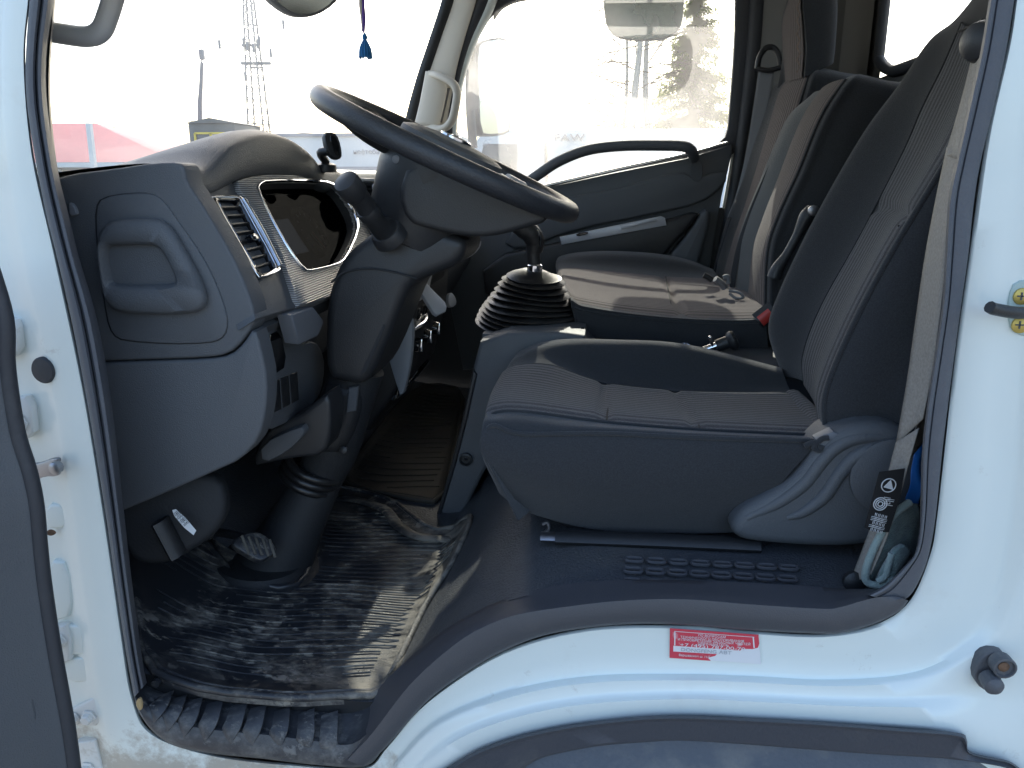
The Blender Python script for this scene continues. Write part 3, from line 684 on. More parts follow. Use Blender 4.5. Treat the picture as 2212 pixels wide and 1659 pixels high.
ic = chaikin([(WY1, WZ0), (WY1, WZ1), (WY0, WZ1), (WY0, WZ0)], 2, True, .12)
wt = tube('rear_window_seal', [yz(a, b, RWX-.008) for a, b in ic], .014, 'rubber', TR, 8, 3, True)
mesh('rear_window', [yz(a, b, RWX+.004) for a, b in ((WY1+.02, WZ0-.02), (WY1+.02, WZ1+.02), (WY0-.02, WZ1+.02), (WY0-.02, WZ0-.02))], [(0, 1, 2, 3)], 'rear_glass', TR)
grid('rear_corner_trim', [[Vector((x, y, z)) for x, y in ((.47, 1.67), (.58, 1.66), (.655, 1.62), (.69, 1.54), (.695, 1.42))] for z in (1.2, 1.6, 2.0, 2.47)], 'rear_trim', TR, 4, 3)
rbox('rear_shelf', (.66, .85, 1.93), (.10, 1.5, .03), 'black_plastic', TR, .01)
rbox('rear_shelf', (.67, .85, 1.86), (.08, 1.5, .025), 'black_plastic', TR, .008)
# near rear pillar inner trim
mesh('near_pillar_trim', [at(2040, 600, Y=.03), at(2160, -80, Y=.03), Vector((RWX, .05, 2.47)), Vector((RWX, .05, 1.2)), at(1985, 1230, Y=.03), at(1990, 1000, Y=.03)], [(0, 1, 2, 3, 4, 5)], 'rear_trim', TR)
mesh('far_lower_wall', [Vector((x, 1.70, z)) for x, z in ((-.9, .98), (.75, .98), (.75, 1.66), (-.9, 1.66))], [(0, 1, 2, 3)], 'black_plastic', TR)

# running gear so the truck stands on the ground
for y in (.12, 1.60):
    w = lathe('front_wheel', (.12, y-.11 if y < .5 else y+.11, .40), (0, 1 if y < .5 else -1, 0), [(.10, .03), (.22, .0), (.235, .02), (.30, .0), (.385, .02), (.40, .06), (.40, .18), (.385, .22), (.2, .22)], 'tyre', TR, 36)
    lathe('rim', (.12, y-.112 if y < .5 else y+.112, .40), (0, -1 if y < .5 else 1, 0), [(.21, -.02), (.21, .0), (.12, -.01), (.09, .03), (.02, .035)], 'steel', w, 24)
for y in (.5, 1.2): rbox('chassis_rail', (1.6, y, .75), (4.6, .07, .2), 'black_plastic', TR, .005)
for y in (.12, 1.60): lathe('rear_wheel', (3.0, y-.11, .40), (0, 1, 0), [(.10, .03), (.235, .02), (.30, .0), (.385, .02), (.40, .06), (.40, .18), (.385, .22), (.2, .22)], 'tyre', TR, 28)
# white rounded cargo body behind the cab, seen through the rear window
cb = []
for z in (1.0, 2.0, 2.9, 3.15, 3.2):
    k = 0 if z < 3 else (.05 if z < 3.18 else .14)
    cb.append([Vector((1.6, -.05+k, z)), Vector((1.16+k, -.05+k, z)), Vector((1.03+k, .08+k, z)), Vector((1.0+k, .5, z)), Vector((1.0+k, .95, z)), Vector((1.02+k, 1.15, z)), Vector((1.14+k, 1.26-k, z)), Vector((1.6, 1.28-k, z))])
grid('cargo_body', cb, 'white_van', TR, 4, 4)

# ================================================================= DASHBOARD
DASH = Vector((0, 0, 0))
dpr = [(-.92, 1.70), (-.70, 1.745), (-.60, 1.748), (-.600, 1.735), (-.610, 1.69), (-.575, 1.60), (-.455, 1.55), (-.50, 1.50), (-.54, 1.42), (-.62, 1.36), (-.92, 1.36)]
dash = prism('dashboard', dpr, .145, 1.63, 'slate_soft', TR, .012, 3)
dash['label'] = 'dark grey moulded dashboard with instrument hood'
# end panel facing the door opening: upper panel, lower panel
UPP = [(95,400),(135,378),(250,364),(330,352),(384,350),(398,362),(402,393),(430,433),(467,493),(502,553),(532,620),(550,674),(548,700),(521,740),(493,765),(450,773),(330,777),(150,783)]
LOW = [(150,786),(330,780),(452,776),(497,768),(525,742),(548,706),(563,753),(577,820),(574,886),(560,946),(522,992),(467,1017),(400,1047),(300,1090),(200,1130),(150,1100)]
slab('end_panel', UPP, SIDE(.105), .04, 'slate', dash, .0045, 3, 1)
slab('knee_panel', LOW, SIDE(.1055), .035, 'slate', dash, .0085, 4, 1)
FC = [(207,450),(220,427),(283,417),(327,418),(353,433),(383,477),(433,547),(467,613),(490,680),(490,713),(477,733),(450,741),(367,743),(267,736),(243,723),(230,686),(217,586),(208,510)]
fcg = slab('cover_gap', [(u+(u-350)*.012, v+(v-580)*.008) for u, v in FC], SIDE(.1042), .004, 'black_soft', dash, 0, 1, 1)
fc = slab('fuse_cover', FC, SIDE(.1020), .006, 'slate', dash, .0022, 2, 1)
HO = [(220,520),(232,490),(255,473),(345,468),(375,486),(410,545),(440,600),(455,645),(445,668),(405,677),(280,675),(246,662),(232,620),(224,565)]
HI = [(236,552),(240,533),(252,527),(335,527),(352,531),(368,552),(392,602),(384,614),(250,616),(243,600)]
hd = ring('cover_handle', HO, HI, SIDE(.1020), .012, 'slate', dash, 64, 2, lift=.017, chamf=.0065, dep=.022)
slab('handle_recess', [(228,545),(245,522),(345,522),(372,548),(400,606),(384,622),(245,622),(236,600)], SIDE(.1005), .004, 'slate', dash, 0, 1, 1)
slab('sensor_cap', [(147,437),(156,440),(163,452),(166,464),(150,468)], SIDE(.100), .006, 'slate_light', dash, .001, 1, 1)
lathe('trim_clip', at(221, 797, Y=.106), (0, -1, 0), [(.0035, -.002), (.003, .001), (.001, .0018)], 'print_white', dash, 10)

# top pad and instrument hood
def hoodz(y):
    c = max(0.0, 1-((y-.44)/.225)**2); return .058*c**.8
ys = [.118, .17, .20, .23, .26, .30, .36, .43, .50, .56, .60, .63, .66, .70, .80, 1.0, 1.3, 1.6]
rows = []
for y in ys:
    h = hoodz(y)
    rows.append([Vector((-.93, y, 1.70)), Vector((-.80, y, 1.742+h*.10)), Vector((-.68, y, 1.760+h*.62)), Vector((-.585, y, 1.768+h)), Vector((-.548, y, 1.764+h)), Vector((-.537, y, 1.752+h)), Vector((-.535, y, 1.735+h*.72)), Vector((-.548, y, 1.722+h*.55)), Vector((-.59, y, 1.712+h*.5))])
grid('dash_top_pad', rows, 'slate', dash, 3, 3)
0 and slab('end_cap_pad', [(386,352),(430,334),(480,345),(500,352),(500,388),(402,394),(398,364)], SIDE(.135), .05, 'slate', dash, .008, 3, 1)

# instrument face (tilted back)
DF = FACE(-.497, 1.67, 31)
DFn = DF[1]
slab('face_panel', [(402,396),(500,392),(533,434),(567,484),(602,536),(622,600),(638,650),(640,664),(552,690),(532,625),(502,556),(467,496),(430,436)], (DF[0]-DFn*.004, DFn), .03, 'slate', dash, .003, 2, 0)
# air vent
av = ring('air_vent', [(446,430),(455,427),(512,428),(520,434),(600,580),(598,590),(556,606),(548,604)], [(464,438),(470,436),(506,437),(512,441),(590,580),(588,585),(560,596),(554,593)], DF, .02, 'gloss_black', TR, 56, 1, lift=.006, chamf=.0015)
ring('chrome_frame', [(446,430),(455,427),(512,428),(520,434),(600,580),(598,590),(556,606),(548,604)], [(449,433),(457,431),(511,432),(512,436),(590,579),(588,584),(557,602),(551,600)], DF, .004, 'chrome', av, 56, 1, lift=.0075, chamf=.0008)
slab('vent_cavity', [(460,436),(510,436),(592,582),(556,598)], (DF[0]-DFn*.020, DFn), .004, 'black_soft', av, 0, 1, 0)
for i in range(8):
    t = (i+.6)/8.4; a = (466+(556-466)*t, 438+(594-438)*t); b = (510+(590-510)*t, 438+(581-438)*t)
    A = onp(*a, DF); B = onp(*b, DF); d = Vector((.35, 0, -1)).normalized()
    nrm = (B-A).cross(DFn).normalized()
    bm = bmesh.new(); q = [A+DFn*.003, B+DFn*.003, B-DFn*.018+nrm*.004, A-DFn*.018+nrm*.004]
    vv = [bm.verts.new(p+nrm*s) for s in (.0011, -.0011) for p in q]
    for f in ((0, 1, 2, 3), (7, 6, 5, 4), (0, 4, 5, 1), (1, 5, 6, 2), (2, 6, 7, 3), (3, 7, 4, 0)): bm.faces.new([vv[k] for k in f])
    finish('slat', bm, 'black_plastic', av)
tube('chrome_bar', [onp(517, 436, DF)+DFn*.008, onp(556, 504, DF)+DFn*.009, onp(596, 580, DF)+DFn*.008], .0036, 'chrome', av, 8, 4)
p = onp(537, 520, DF); rbox('vent_tab', p+DFn*.006, (.014, .02, .010), 'gloss_black', av, .003, 2, Matrix.Rotation(R(-31), 3, 'Y'))
rbox('tab_dot', onp(534, 519, DF)+DFn*.0125, (.002, .006, .003), 'chrome', av, .0008, 1, Matrix.Rotation(R(-31), 3, 'Y'))

# instrument cluster: ribbed silver surround, chrome line, dark screen recessed under the hood
CO = [(500,396),(533,384),(593,377),(660,381),(735,398),(790,440),(800,520),(790,600),(720,640),(640,665),(637,650),(620,600),(600,535),(567,484),(533,434)]
CI = [(553,412),(556,402),(572,394),(690,394),(722,404),(745,432),(765,470),(768,500),(740,560),(722,572),(665,586),(652,584),(622,545),(580,470)]
icl = ring('instrument_cluster', CO, CI, DF, .05, 'silver_rib', TR, 72, 1, lift=.004, chamf=.002, dep=.012)
icl['label'] = 'dark instrument cluster in ribbed silver surround'
CI2 = [(u+(u-655)*.035, v+(v-490)*.035) for u, v in CI]
ring('chrome_line', CI2, CI, DF, .006, 'chrome', icl, 72, 1, lift=.0065, chamf=.001)
nI = len(CI)
dp = (DF[0]-DFn*.075, DFn)
# recessed bowl
Pf = [onp(u, v, DF)-DFn*.004 for u, v in chaikin(CI, 1)]; cf = sum(Pf, Vector())/len(Pf)
Pb = [cf+(p-cf)*.86-DFn*.060 for p in Pf]
V = Pf+Pb; k = len(Pf)
mesh('cluster_bowl', V, [(i, (i+1) % k, k+(i+1) % k, k+i) for i in range(k)]+[tuple(range(k, 2*k))], 'black_soft', icl)
cb_ = cf-DFn*.052; yv = Vector((0, 1, 0)); zv = DFn.cross(yv); zv = -zv if zv.z < 0 else zv
for dy, r_ in ((-.11, .055), (.11, .055)):
    lathe('dial', cb_+yv*dy+DFn*.002, DFn, [(r_, -.004), (r_, .004), (r_-.004, .006), (r_-.005, .001), (.004, .001)], 'gloss_black', icl, 36)
    for q in range(11):
        t = R(-40+26*q); a = cb_+yv*dy+DFn*.0045+(yv*math.cos(t)+zv*math.sin(t))*(r_-.010); b = a+(yv*math.cos(t)+zv*math.sin(t))*-.007
        bm = bmesh.new(); bar(bm, a, b, .0014); finish('dial_mark', bm, 'dial_red' if q > 8 else 'dial_print', icl)
    bm = bmesh.new(); bar(bm, cb_+yv*dy+DFn*.006, cb_+yv*dy+DFn*.006+(yv*.3+zv*-.8)*.045, .002); finish('needle', bm, 'dial_red', icl)
rbox('display', cb_+DFn*.003, (.002, .09, .07), 'gloss_black', icl, .001, 1, Matrix.Rotation(R(-31), 3, 'Y'))
# far screen of the cluster: smoked lens facing the driver
mesh('cluster_lens', [onp(u, v, (DF[0]-DFn*.018, DFn)) for u, v in chaikin(CI, 1)], [tuple(range(2*nI))], 'lens', icl)

# lower face and switch panel
SW = FACE(-.472, 1.5, -6)
slab('face_lower', [(552,690),(640,664),(720,640),(730,700),(700,760),(560,760)], (SW[0]-SW[1]*.012, SW[1]), .04, 'slate_soft', dash, .004, 2, 0)
swp = slab('switch_panel', [(549,702),(560,698),(622,674),(630,682),(648,745),(682,734),(702,768),(701,820),(688,864),(640,905),(574,935),(572,890),(578,820),(565,755)], SW, .05, 'slate', TR, .004, 3, 1)
slab('blank_switch', [(578,726),(606,712),(622,790),(590,812)], (SW[0]+SW[1]*.0012, SW[1]), .004, 'gloss_black', swp, .001, 1, 1)
for i in range(3):
    u = 592+i*19; v = 826-i*8
    slab('blank_switch', [(u-4, v), (u+13, v-7), (u+17, v+58-i*2), (u+1, v+66-i*2)], (SW[0]+SW[1]*.0012, SW[1]), .004, 'black_plastic', swp, .0015, 2, 0)
gb = slab('grey_switch_block', [(630,682),(634,679),(674,664),(679,664),(699,690),(700,698),(690,722),(686,728),(650,745),(646,744)], FACE(-.437, 1.5, -6), .022, 'slate_light', dash, .006, 3, 0)
slab('knee_bolster', [(570,930),(640,902),(690,860),(712,850),(716,930),(700,985),(640,990),(585,1000),(540,1010)], SIDE(.27), .06, 'black_plastic', dash, .012, 3, 1)
slab('bonnet_release', [(560,960),(648,920),(658,930),(654,944),(620,978),(565,1005)], SIDE(.25), .05, 'slate_soft', dash, .008, 2, 1)

# ---- centre stack with heater controls
CS = FACE(-.40, 1.5, -12)
csn = CS[1]
ctr = prism('centre_console', [(-.60, 1.70), (-.50, 1.70), (-.435, 1.62), (-.385, 1.54), (-.392, 1.44), (-.43, 1.30), (-.50, 1.20), (-.62, 1.18)], .745, 1.13, 'black_plastic', TR, .012, 3)
slab('console_side', [(884,672),(891,700),(891,740),(884,803),(867,866),(852,820),(838,773),(850,735)], SIDE(.738), .02, 'console_grey', ctr, .004, 2, 1)
def P3(y, z): return Vector((-.40-(z-1.5)*math.tan(R(-12))*1.0 if False else -.40+(z-1.5)*.2126+.004, y, z))
fr3 = lambda y0, y1, z0, z1, m, nm, t=.004, out=.004: polyslab(nm, [P3(y, z)+csn*out for y, z in ((y0, z0), (y0, z1), (y1, z1), (y1, z0))], csn, t+.012, m, ctr, .003, 2)
fr3(.76, 1.11, 1.27, 1.56, 'gloss_black', 'control_panel')
fr3(.79, 1.08, 1.475, 1.55, 'black_plastic', 'radio', out=.007)
tl = fr3(.80, .90, 1.487, 1.545, 'silver', 'radio_screen', out=.010)
for y in (.80, .86, .93, 1.0):
    lathe('radio_knob', P3(y, 1.462)+csn*.004, csn, [(.013, 0), (.013, .012), (.010, .015), (.002, .016)], 'gloss_black', ctr, 18)
    lathe('knob_ring', P3(y, 1.462)+csn*.003, csn, [(.016, 0), (.016, .003), (.0135, .0035)], 'chrome', ctr, 20)
for y in (.82, .92, 1.02):
    lathe('heater_knob', P3(y, 1.39)+csn*.004, csn, [(.024, 0), (.024, .004), (.018, .006), (.016, .022), (.012, .024), (.001, .024)], 'gloss_black', ctr, 22)
    lathe('knob_ring', P3(y, 1.39)+csn*.003, csn, [(.027, 0), (.027, .003), (.0245, .0035)], 'chrome', ctr, 24)
    rbox('knob_grip', P3(y, 1.39)+csn*.028, (.008, .006, .03), 'chrome', ctr, .002)
tube('chrome_edge', [P3(.755, 1.33)+csn*.006, P3(.755, 1.29)+csn*.006, P3(.775, 1.275)+csn*.006, P3(1.0, 1.275)+csn*.006, P3(1.11, 1.28)+csn*.006], .0022, 'chrome', ctr, 6, 4)
tube('chrome_edge', [P3(.762, 1.55)+csn*.006, P3(.762, 1.44)+csn*.008, P3(.762, 1.33)+csn*.006], .0022, 'chrome', ctr, 6, 4)
slab('radio_trim', [(904,622),(914,612),(922,612),(962,652),(966,662),(964,672),(946,681),(938,676)], (at(936, 648, Y=.80), Vector((.62, -.62, .48)).normalized()), .01, 'silver', ctr, .003, 2, 0)
# drink holder / ashtray flap catching light
tube('console_handle', [P3(.78, 1.43)+csn*.012, P3(.84, 1.44)+csn*.024, P3(.90, 1.445)+csn*.012], .006, 'chrome', ctr, 8, 4)
# passenger side fascia, far vent, silver garnish
pf = prism('passenger_fascia', [(-.60, 1.70), (-.50, 1.69), (-.41, 1.60), (-.40, 1.50), (-.46, 1.40), (-.60, 1.36)], 1.16, 1.58, 'slate_soft', TR, .02, 3)
slab('silver_garnish', [(1004,524),(1022,512),(1041,517),(1040,533),(1028,548),(1008,560),(998,556)], (at(1020, 535, Y=1.10), Vector((.8, -.6, .25)).normalized()), .012, 'silver', pf, .004, 2, 1)
slab('silver_garnish', [(968,640),(975,630),(984,640),(988,656),(978,665),(970,660)], (at(978, 648, Y=1.12), Vector((.8, -.6, .25)).normalized()), .012, 'silver', pf, .003, 2, 1)
# centre air vent above, behind the wheel
CV = (at(800, 408, Y=.80), Vector((.75, -.55, .3)).normalized())
cv = ring('air_vent', [(752,384),(840,388),(838,440),(775,438)], [(770,392),(832,394),(830,432),(785,431)], CV, .02, 'silver', TR, 40, 1, lift=.004)
slab('vent_cavity', [(768,390),(834,392),(832,434),(783,433)], (CV[0]-CV[1]*.018, CV[1]), .004, 'black_soft', cv, 0, 1, 0)
for i in range(4):
    v = 398+i*9.5; A = onp(772+i*3.5, v, CV); B = onp(832, v+1, CV)
    bm = bmesh.new(); bar(bm, A, B, .0045); finish('slat', bm, 'black_plastic', cv)
rbox('vent_tab', onp(806, 406, CV)+CV[1]*.006, (.008, .02, .012), 'silver', cv, .003)

# ================================================================= STEERING COLUMN (fixed) 
colm = slab('column_shroud', [(800,505),(840,478),(930,490),(1003,512),(1006,545),(985,575),(930,596),(888,615),(868,655),(836,740),(800,818),(776,834),(742,828),(702,820),(699,700),(706,640),(722,588),(748,545)], SIDE(.345), .16, 'black_plastic', TR, .03, 5, 1)
tube('shroud_seam', [at(u, v, Y=.342) for u, v in ((716, 610), (745, 588), (800, 580), (860, 590), (900, 602))], .0016, 'black_soft', colm, 6, 4)
slab('shroud_slot', [(829,700),(834,704),(792,800),(780,812),(778,806)], SIDE(.3435), .002, 'black_soft', colm, 0, 1, 0)
tube('lower_column', [at(775, 790, Y=.42), at(745, 880, Y=.42), at(722, 960, Y=.42), at(690, 1030, Y=.42), at(640, 1130, Y=.40), at(590, 1230, Y=.38)], [.046, .047, .047, .043, .052, .070], 'black_soft', TR, 20, 5)
slab('column_bracket', [(700,826),(776,836),(778,880),(760,940),(738,985),(700,990),(670,975),(660,930),(690,880)], SIDE(.37), .09, 'black_plastic', TR, .02, 3, 1)
slab('bracket_clip', [(752,838),(774,834),(768,888),(746,894)], SIDE(.366), .008, 'slate_soft', TR, .002, 1, 0)
lathe('column_bolt', at(742, 972, Y=.365), (0, -1, .2), [(.008, 0), (.007, .003), (.003, .005)], 'black_plastic', TR, 14)
for i in range(3):
    c = at(682-i*7, 1006+i*13, Y=.42); ax = (at(690, 1030, Y=.42)-at(640, 1130, Y=.40)).normalized()
    pts = [c+(Vector((0, 1, 0))*math.cos(2*math.pi*q/20)+ax.cross(Vector((0, 1, 0)))*math.sin(2*math.pi*q/20))*.052 for q in range(20)]
    tube('column_gaiter', pts, .008, 'boot_rubber', TR, 8, 1, True, smooth=False)
lathe('column_flange', at(562, 1228, Z=1.062), (.12, 0, 1), [(.108, -.01), (.110, .002), (.104, .006), (.088, .008), (.082, .014), (.078, .02)], 'black_soft', TR, 40)
# stalk
stk = tube('indicator_stalk', [at(842, 502, Y=.335), at(822, 490, Y=.31), at(805, 470, Y=.285), at(786, 440, Y=.265), at(770, 420, Y=.25), at(756, 404, Y=.24)], [.023, .0165, .0145, .0145, .016, .018], 'black_plastic', TR, 16, 5)
ax = (at(756, 404, Y=.24)-at(786, 440, Y=.265)).normalized()
lathe('stalk_knob', at(768, 418, Y=.248), ax, [(.0165, -.004), (.0185, .0), (.0190, .022), (.0175, .027), (.008, .030), (.001, .0305)], 'black_plastic', stk, 24)
lathe('stalk_collar', at(800, 462, Y=.28), ax, [(.0165, -.004), (.0172, 0), (.0172, .008), (.0160, .012)], 'black_plastic', stk, 24)
lathe('stalk_base', at(836, 500, Y=.33), ax, [(.030, -.012), (.0275, .0), (.024, .006), (.018, .008)], 'black_plastic', stk, 24)

# ================================================================= MIRRORS
near_m = tube('mirror_bracket', [at(95, 66, Y=.12), at(140, 74, Y=.12), at(190, 79, Y=.12), at(218, 66, Y=.12), at(234, 30, Y=.12), at(255, -40, Y=.12)], .0125, 'mirror_grey', TR, 14, 6)
# round front-view mirror in front of the windscreen
FM = (at(655, -30, Y=.75), Vector((.75, -.62, -.1)).normalized())
fm = slab('front_view_mirror', [(566,-60),(570,-14),(598,14),(630,34),(658,39),(690,32),(722,12),(744,-16),(750,-60),(700,-90),(620,-90)], FM, .02, 'mirror_frame', TR, .006, 3, 1)
slab('mirror_face', [(576,-58),(580,-16),(604,8),(632,27),(658,32),(688,25),(716,6),(735,-20),(740,-58),(700,-82),(620,-82)], (FM[0]+FM[1]*.0008, FM[1]), .003, 'mirror_warm', fm, 0, 1, 1)
tube('mirror_stay', [FM[0], FM[0]+Vector((-.05, .02, .1)), FM[0]+Vector((.10, .05, .35))], .008, 'mirror_grey', fm, 8, 4)
# kerb mirror over the far door, outside the glass
KM = (at(1390, 30, Y=1.95), Vector((-.10, -.97, -.12)).normalized())
KO = [(1303,-8),(1306,40),(1318,74),(1345,86),(1392,90),(1440,85),(1468,66),(1477,30),(1478,-8),(1460,-20),(1320,-20)]
km = slab('kerb_mirror', KO, KM, .03, 'mirror_frame', TR, .004, 3, 1)
slab('mirror_face', [(1306+(u-1306)*.965+3, v*.95) for u, v in KO], (KM[0]+KM[1]*.0008, KM[1]), .003, 'mirror_glass', km, 0, 1, 1)
tube('mirror_stay', [KM[0]+Vector((0, .03, .03)), KM[0]+Vector((0, .04, .12)), KM[0]+Vector((0, -.15, .30))], .009, 'mirror_grey', km, 8, 4)
# far wing mirror
WM = (at(1065, 200, Y=2.02), Vector((.87, -.48, .0)).normalized())
wm = slab('wing_mirror', [(1030,100),(1045,84),(1090,78),(1100,95),(1104,180),(1105,270),(1100,290),(1060,296),(1036,290),(1032,200)], WM, .05, 'mirror_frame', TR, .006, 2, 1)
slab('mirror_face', [(1033,104),(1046,90),(1089,84),(1097,100),(1101,180),(1102,268),(1097,285),(1060,290),(1039,286),(1035,200)], (WM[0]+WM[1]*.0008, WM[1]), .003, 'mirror_glass', wm, 0, 1, 1)
tube('mirror_post', [at(1022, 60, Y=1.93), at(1018, 120, Y=1.93), at(1015, 220, Y=1.93), at(1022, 320, Y=1.93)], .016, 'mirror_frame', wm, 10, 4)

# ================================================================= STEERING WHEEL
wc = Vector((-.2415, .42, 1.786)); wnv = Vector((.42, 0, .908)).normalized(); we = Vector((.908, 0, -.42)).normalized(); wy = Vector((0, 1, 0))
SWH = thing('steering_wheel', wc-wnv*.14, 'large black leather-grained steering wheel tilted above the driver seat', 'steering wheel')
RW_ = .2135
pts = [wc+we*math.cos(2*math.pi*q/72)*RW_+wy*math.sin(2*math.pi*q/72)*RW_ for q in range(72)]
tube('rim', pts, .0165, 'leather_rim', SWH, 18, 1, True, smooth=False, up=wnv)
hub = lathe('hub', wc-wnv*.02, -wnv, [(.001, -.038), (.05, -.036), (.085, -.028), (.098, -.015), (.102, .0), (.100, .03), (.094, .065), (.088, .10), (.078, .128), (.06, .135), (.001, .135)], 'black_plastic', SWH, 48, 30, 1.05, ref=tuple(we))
ew = lathe('horn_pad', wc+wnv*.006, wnv, [(.088, .0), (.086, .010), (.070, .016), (.03, .020), (.001, .021)], 'slate', SWH, 40, 40, 1.0, ref=tuple(we))
lathe('emblem_ring', wc+wnv*.0265, wnv, [(.026, -.002), (.026, .003), (.0225, .004), (.021, .001), (.021, -.002)], 'chrome', hub, 32)
for a in (35, 205):   # two swirling blades inside the ring
    p0 = wc+wnv*.0285; P = []
    for k in range(6):
        t = R(a+k*26); P.append(p0+(we*math.cos(t)+wy*math.sin(t))*(.005+.0026*k))
    tube('emblem_blade', P, [.0035, .004, .004, .0035, .003, .001], 'chrome', hub, 6, 3)
for s in (-1, 1):     # spokes
    for k, (ang, wd) in enumerate(((28, .030), (150, .028))):
        t = R(ang*s); d = we*math.cos(t)+wy*math.sin(t); sd = wnv.cross(d)
        a = wc+d*.07-wnv*.022; b = wc+d*.135-wnv*.018; c = wc+d*.185-wnv*.006; e = wc+d*(RW_-.004)
        tube('spoke', [a, b, c, e], [.020, .016, .012, .010], 'black_plastic', SWH, 14, 5, wide=wd, up=wnv)
        if k == 0: tube('spoke_button', [wc+d*.108+wnv*.004, wc+d*.14+wnv*.002], .008, 'silver', SWH, 10, 2, wide=.017, up=wnv)
# deep moulded bracket below the rear half of the wheel
slab('hub_skirt', [(858,420),(878,480),(930,496),(1000,512),(1060,512),(1120,498),(1186,478),(1170,452),(1080,410),(960,360),(880,350)], SIDE(.315), .21, 'black_plastic', SWH, .035, 5, 1)
for (x, y, z) in ((-.055, -.086, .035), (-.03, -.080, .085)):
    lathe('cover_screw', wc+we*x+wy*(y-.004)-wnv*z, (0, -1, 0), [(.0065, -.004), (.006, .002), (.003, .003)], 'slate_light', hub, 12)

# ================================================================= GEAR LEVER with bellows, console below
GC = slab('gear_console', [(1042,719),(1262,716),(1267,750),(1330,790),(1330,1000),(1100,985),(1060,995),(1030,1050),(992,1134),(940,1132),(972,1010),(1000,900),(1020,800)], SIDE(.66), .30, 'slate', TR, .010, 4, 1)
slab('console_top_plate', [(1040,722),(1046,712),(1080,708),(1240,702),(1262,700),(1268,706),(1266,718),(1180,722)], (at(1150, 716, Y=.75), Vector((0, 0, 1))), .012, 'slate', GC, .004, 2, 1)
slab('plate_slot', [(1236,709),(1262,707),(1262,710),(1238,712)], (at(1250, 709, Y=.75)+Vector((0, 0, .004)), Vector((0, 0, 1))), .002, 'gloss_black', GC, 0, 1, 0)
slab('console_edge', [(1022,800),(1030,810),(1010,900),(985,1000),(955,1100),(945,1128),(938,1128),(972,1010),(1000,900)], SIDE(.652), .05, 'black_plastic', GC, .008, 2, 0)
lathe('console_screw', at(1006, 993, Y=.650), (0, -1, 0), [(.014, -.004), (.014, .002), (.011, .003), (.009, -.001), (.004, -.001), (.001, .003)], 'black_plastic', GC, 18)
slab('console_pocket', [(1085,812),(1130,806),(1130,880),(1075,900)], SIDE(.656), .006, 'black_soft', GC, .002, 1, 1)
gb0 = at(1140, 708, Y=.82)
GL = thing('gear_lever', gb0, 'black gear lever rising from a ribbed rubber bellows boot', 'gear lever')
prof = []
gtop = at(1155, 585, Y=.80); H = (gtop-gb0).length; gax = (gtop-gb0).normalized()
nb = 10
for i in range(nb):
    t = i/(nb); r = .112*(1-t)**.85+.045*t; h = H*.86*t
    r = .114-.056*t**1.35
    prof += [(r-.009, h), (r-.001, h+H*.86/nb*.22), (r+.004, h+H*.86/nb*.45), (r-.001, h+H*.86/nb*.68), (r-.009, h+H*.86/nb*.95)]
prof += [(.058, H*.865), (.060, H*.88), (.050, H*.93), (.028, H*1.0), (.018, H*1.02), (.012, H*1.03)]
boot = lathe('boot', gb0, gax, prof, 'boot_rubber', GL, 40, 50, .82, ref=(1, 0, 0))
for v in boot.data.vertices:   # sagging, uneven folds
    p = v.co; hgt = p.dot(gax)/H
    if .03 < hgt < .9:
        a = math.atan2(p.y, p.x); p += gax*(.004*math.sin(a+2.2)+.003*math.sin(2*a+hgt*9))*min(1, hgt*4)
lathe('collar', gtop, (0.02, 0, 1), [(.014, -.01), (.0165, 0), (.0165, .012), (.013, .015)], 'chrome', GL, 20)
tube('lever', [gtop+Vector((0, 0, .008)), at(1152, 550, Y=.80), at(1154, 530, Y=.80)], [.0135, .0150, .0165], 'black_plastic', GL, 14, 4)
tube('knob', [at(1154, 545, Y=.80), at(1155, 522, Y=.80), at(1146, 504, Y=.795), at(1128, 494, Y=.79), at(1112, 488, Y=.79)], [.0165, .021, .0215, .019, .014], 'black_plastic', GL, 18, 6)
tube('knob_trim', [at(1160, 496, Y=.785), at(1166, 510, Y=.782), at(1166, 530, Y=.785)], .0025, 'chrome', GL, 6, 4)

# engine cover between the seats, console tray, hand brake
EC = [[Vector((x, y, z)) for y, z in ((.655, 1.25), (.665, 1.36), (.69, 1.395), (.76, 1.40), (.84, 1.395), (.87, 1.36))] for x in (-.05, .05, .2, .35, .46)]
grid('engine_cover', EC, 'slate_soft', TR, 4, 4)
ct = slab('console_tray', [(1290,738),(1420,735),(1440,745),(1438,756),(1300,756)], (at(1360, 745, Y=.78), Vector((0, 0, 1))), .03, 'slate', TR, .006, 2, 1)
slab('tray_lid', [(1300,742),(1408,738),(1412,746),(1305,750)], (at(1360, 745, Y=.78)+Vector((0, 0, .003)), Vector((0, 0, 1))), .006, 'black_plastic', ct, .002, 1, 0)
hb0 = at(1502, 764, Y=.72)
HB = thing('hand_brake', hb0, 'chrome hand brake lever with black knob between the seats', 'hand brake')
tube('lever', [hb0, at(1520, 757, Y=.72), at(1552, 745, Y=.72)], .0085, 'chrome', HB, 12, 3)
tube('knob', [at(1548, 748, Y=.72), at(1566, 741, Y=.72), at(1576, 737, Y=.72)], .0135, 'black_plastic', HB, 14, 3)
lathe('knob_end', at(1578, 738, Y=.72), at(1580, 739, Y=.74)-at(1560, 748, Y=.74), [(.014, -.006), (.020, .0), (.0215, .006), (.018, .012), (.004, .014)], 'black_plastic', HB, 22)
tube('release_pin', [at(1540, 750, Y=.715), at(1534, 730, Y=.715)], .003, 'chrome', HB, 8, 2)
lathe('pin_ball', at(1534, 729, Y=.715), (0, 0, 1), [(.001, -.004), (.004, -.002), (.0045, 0), (.004, .002), (.001, .004)], 'chrome', HB, 10)
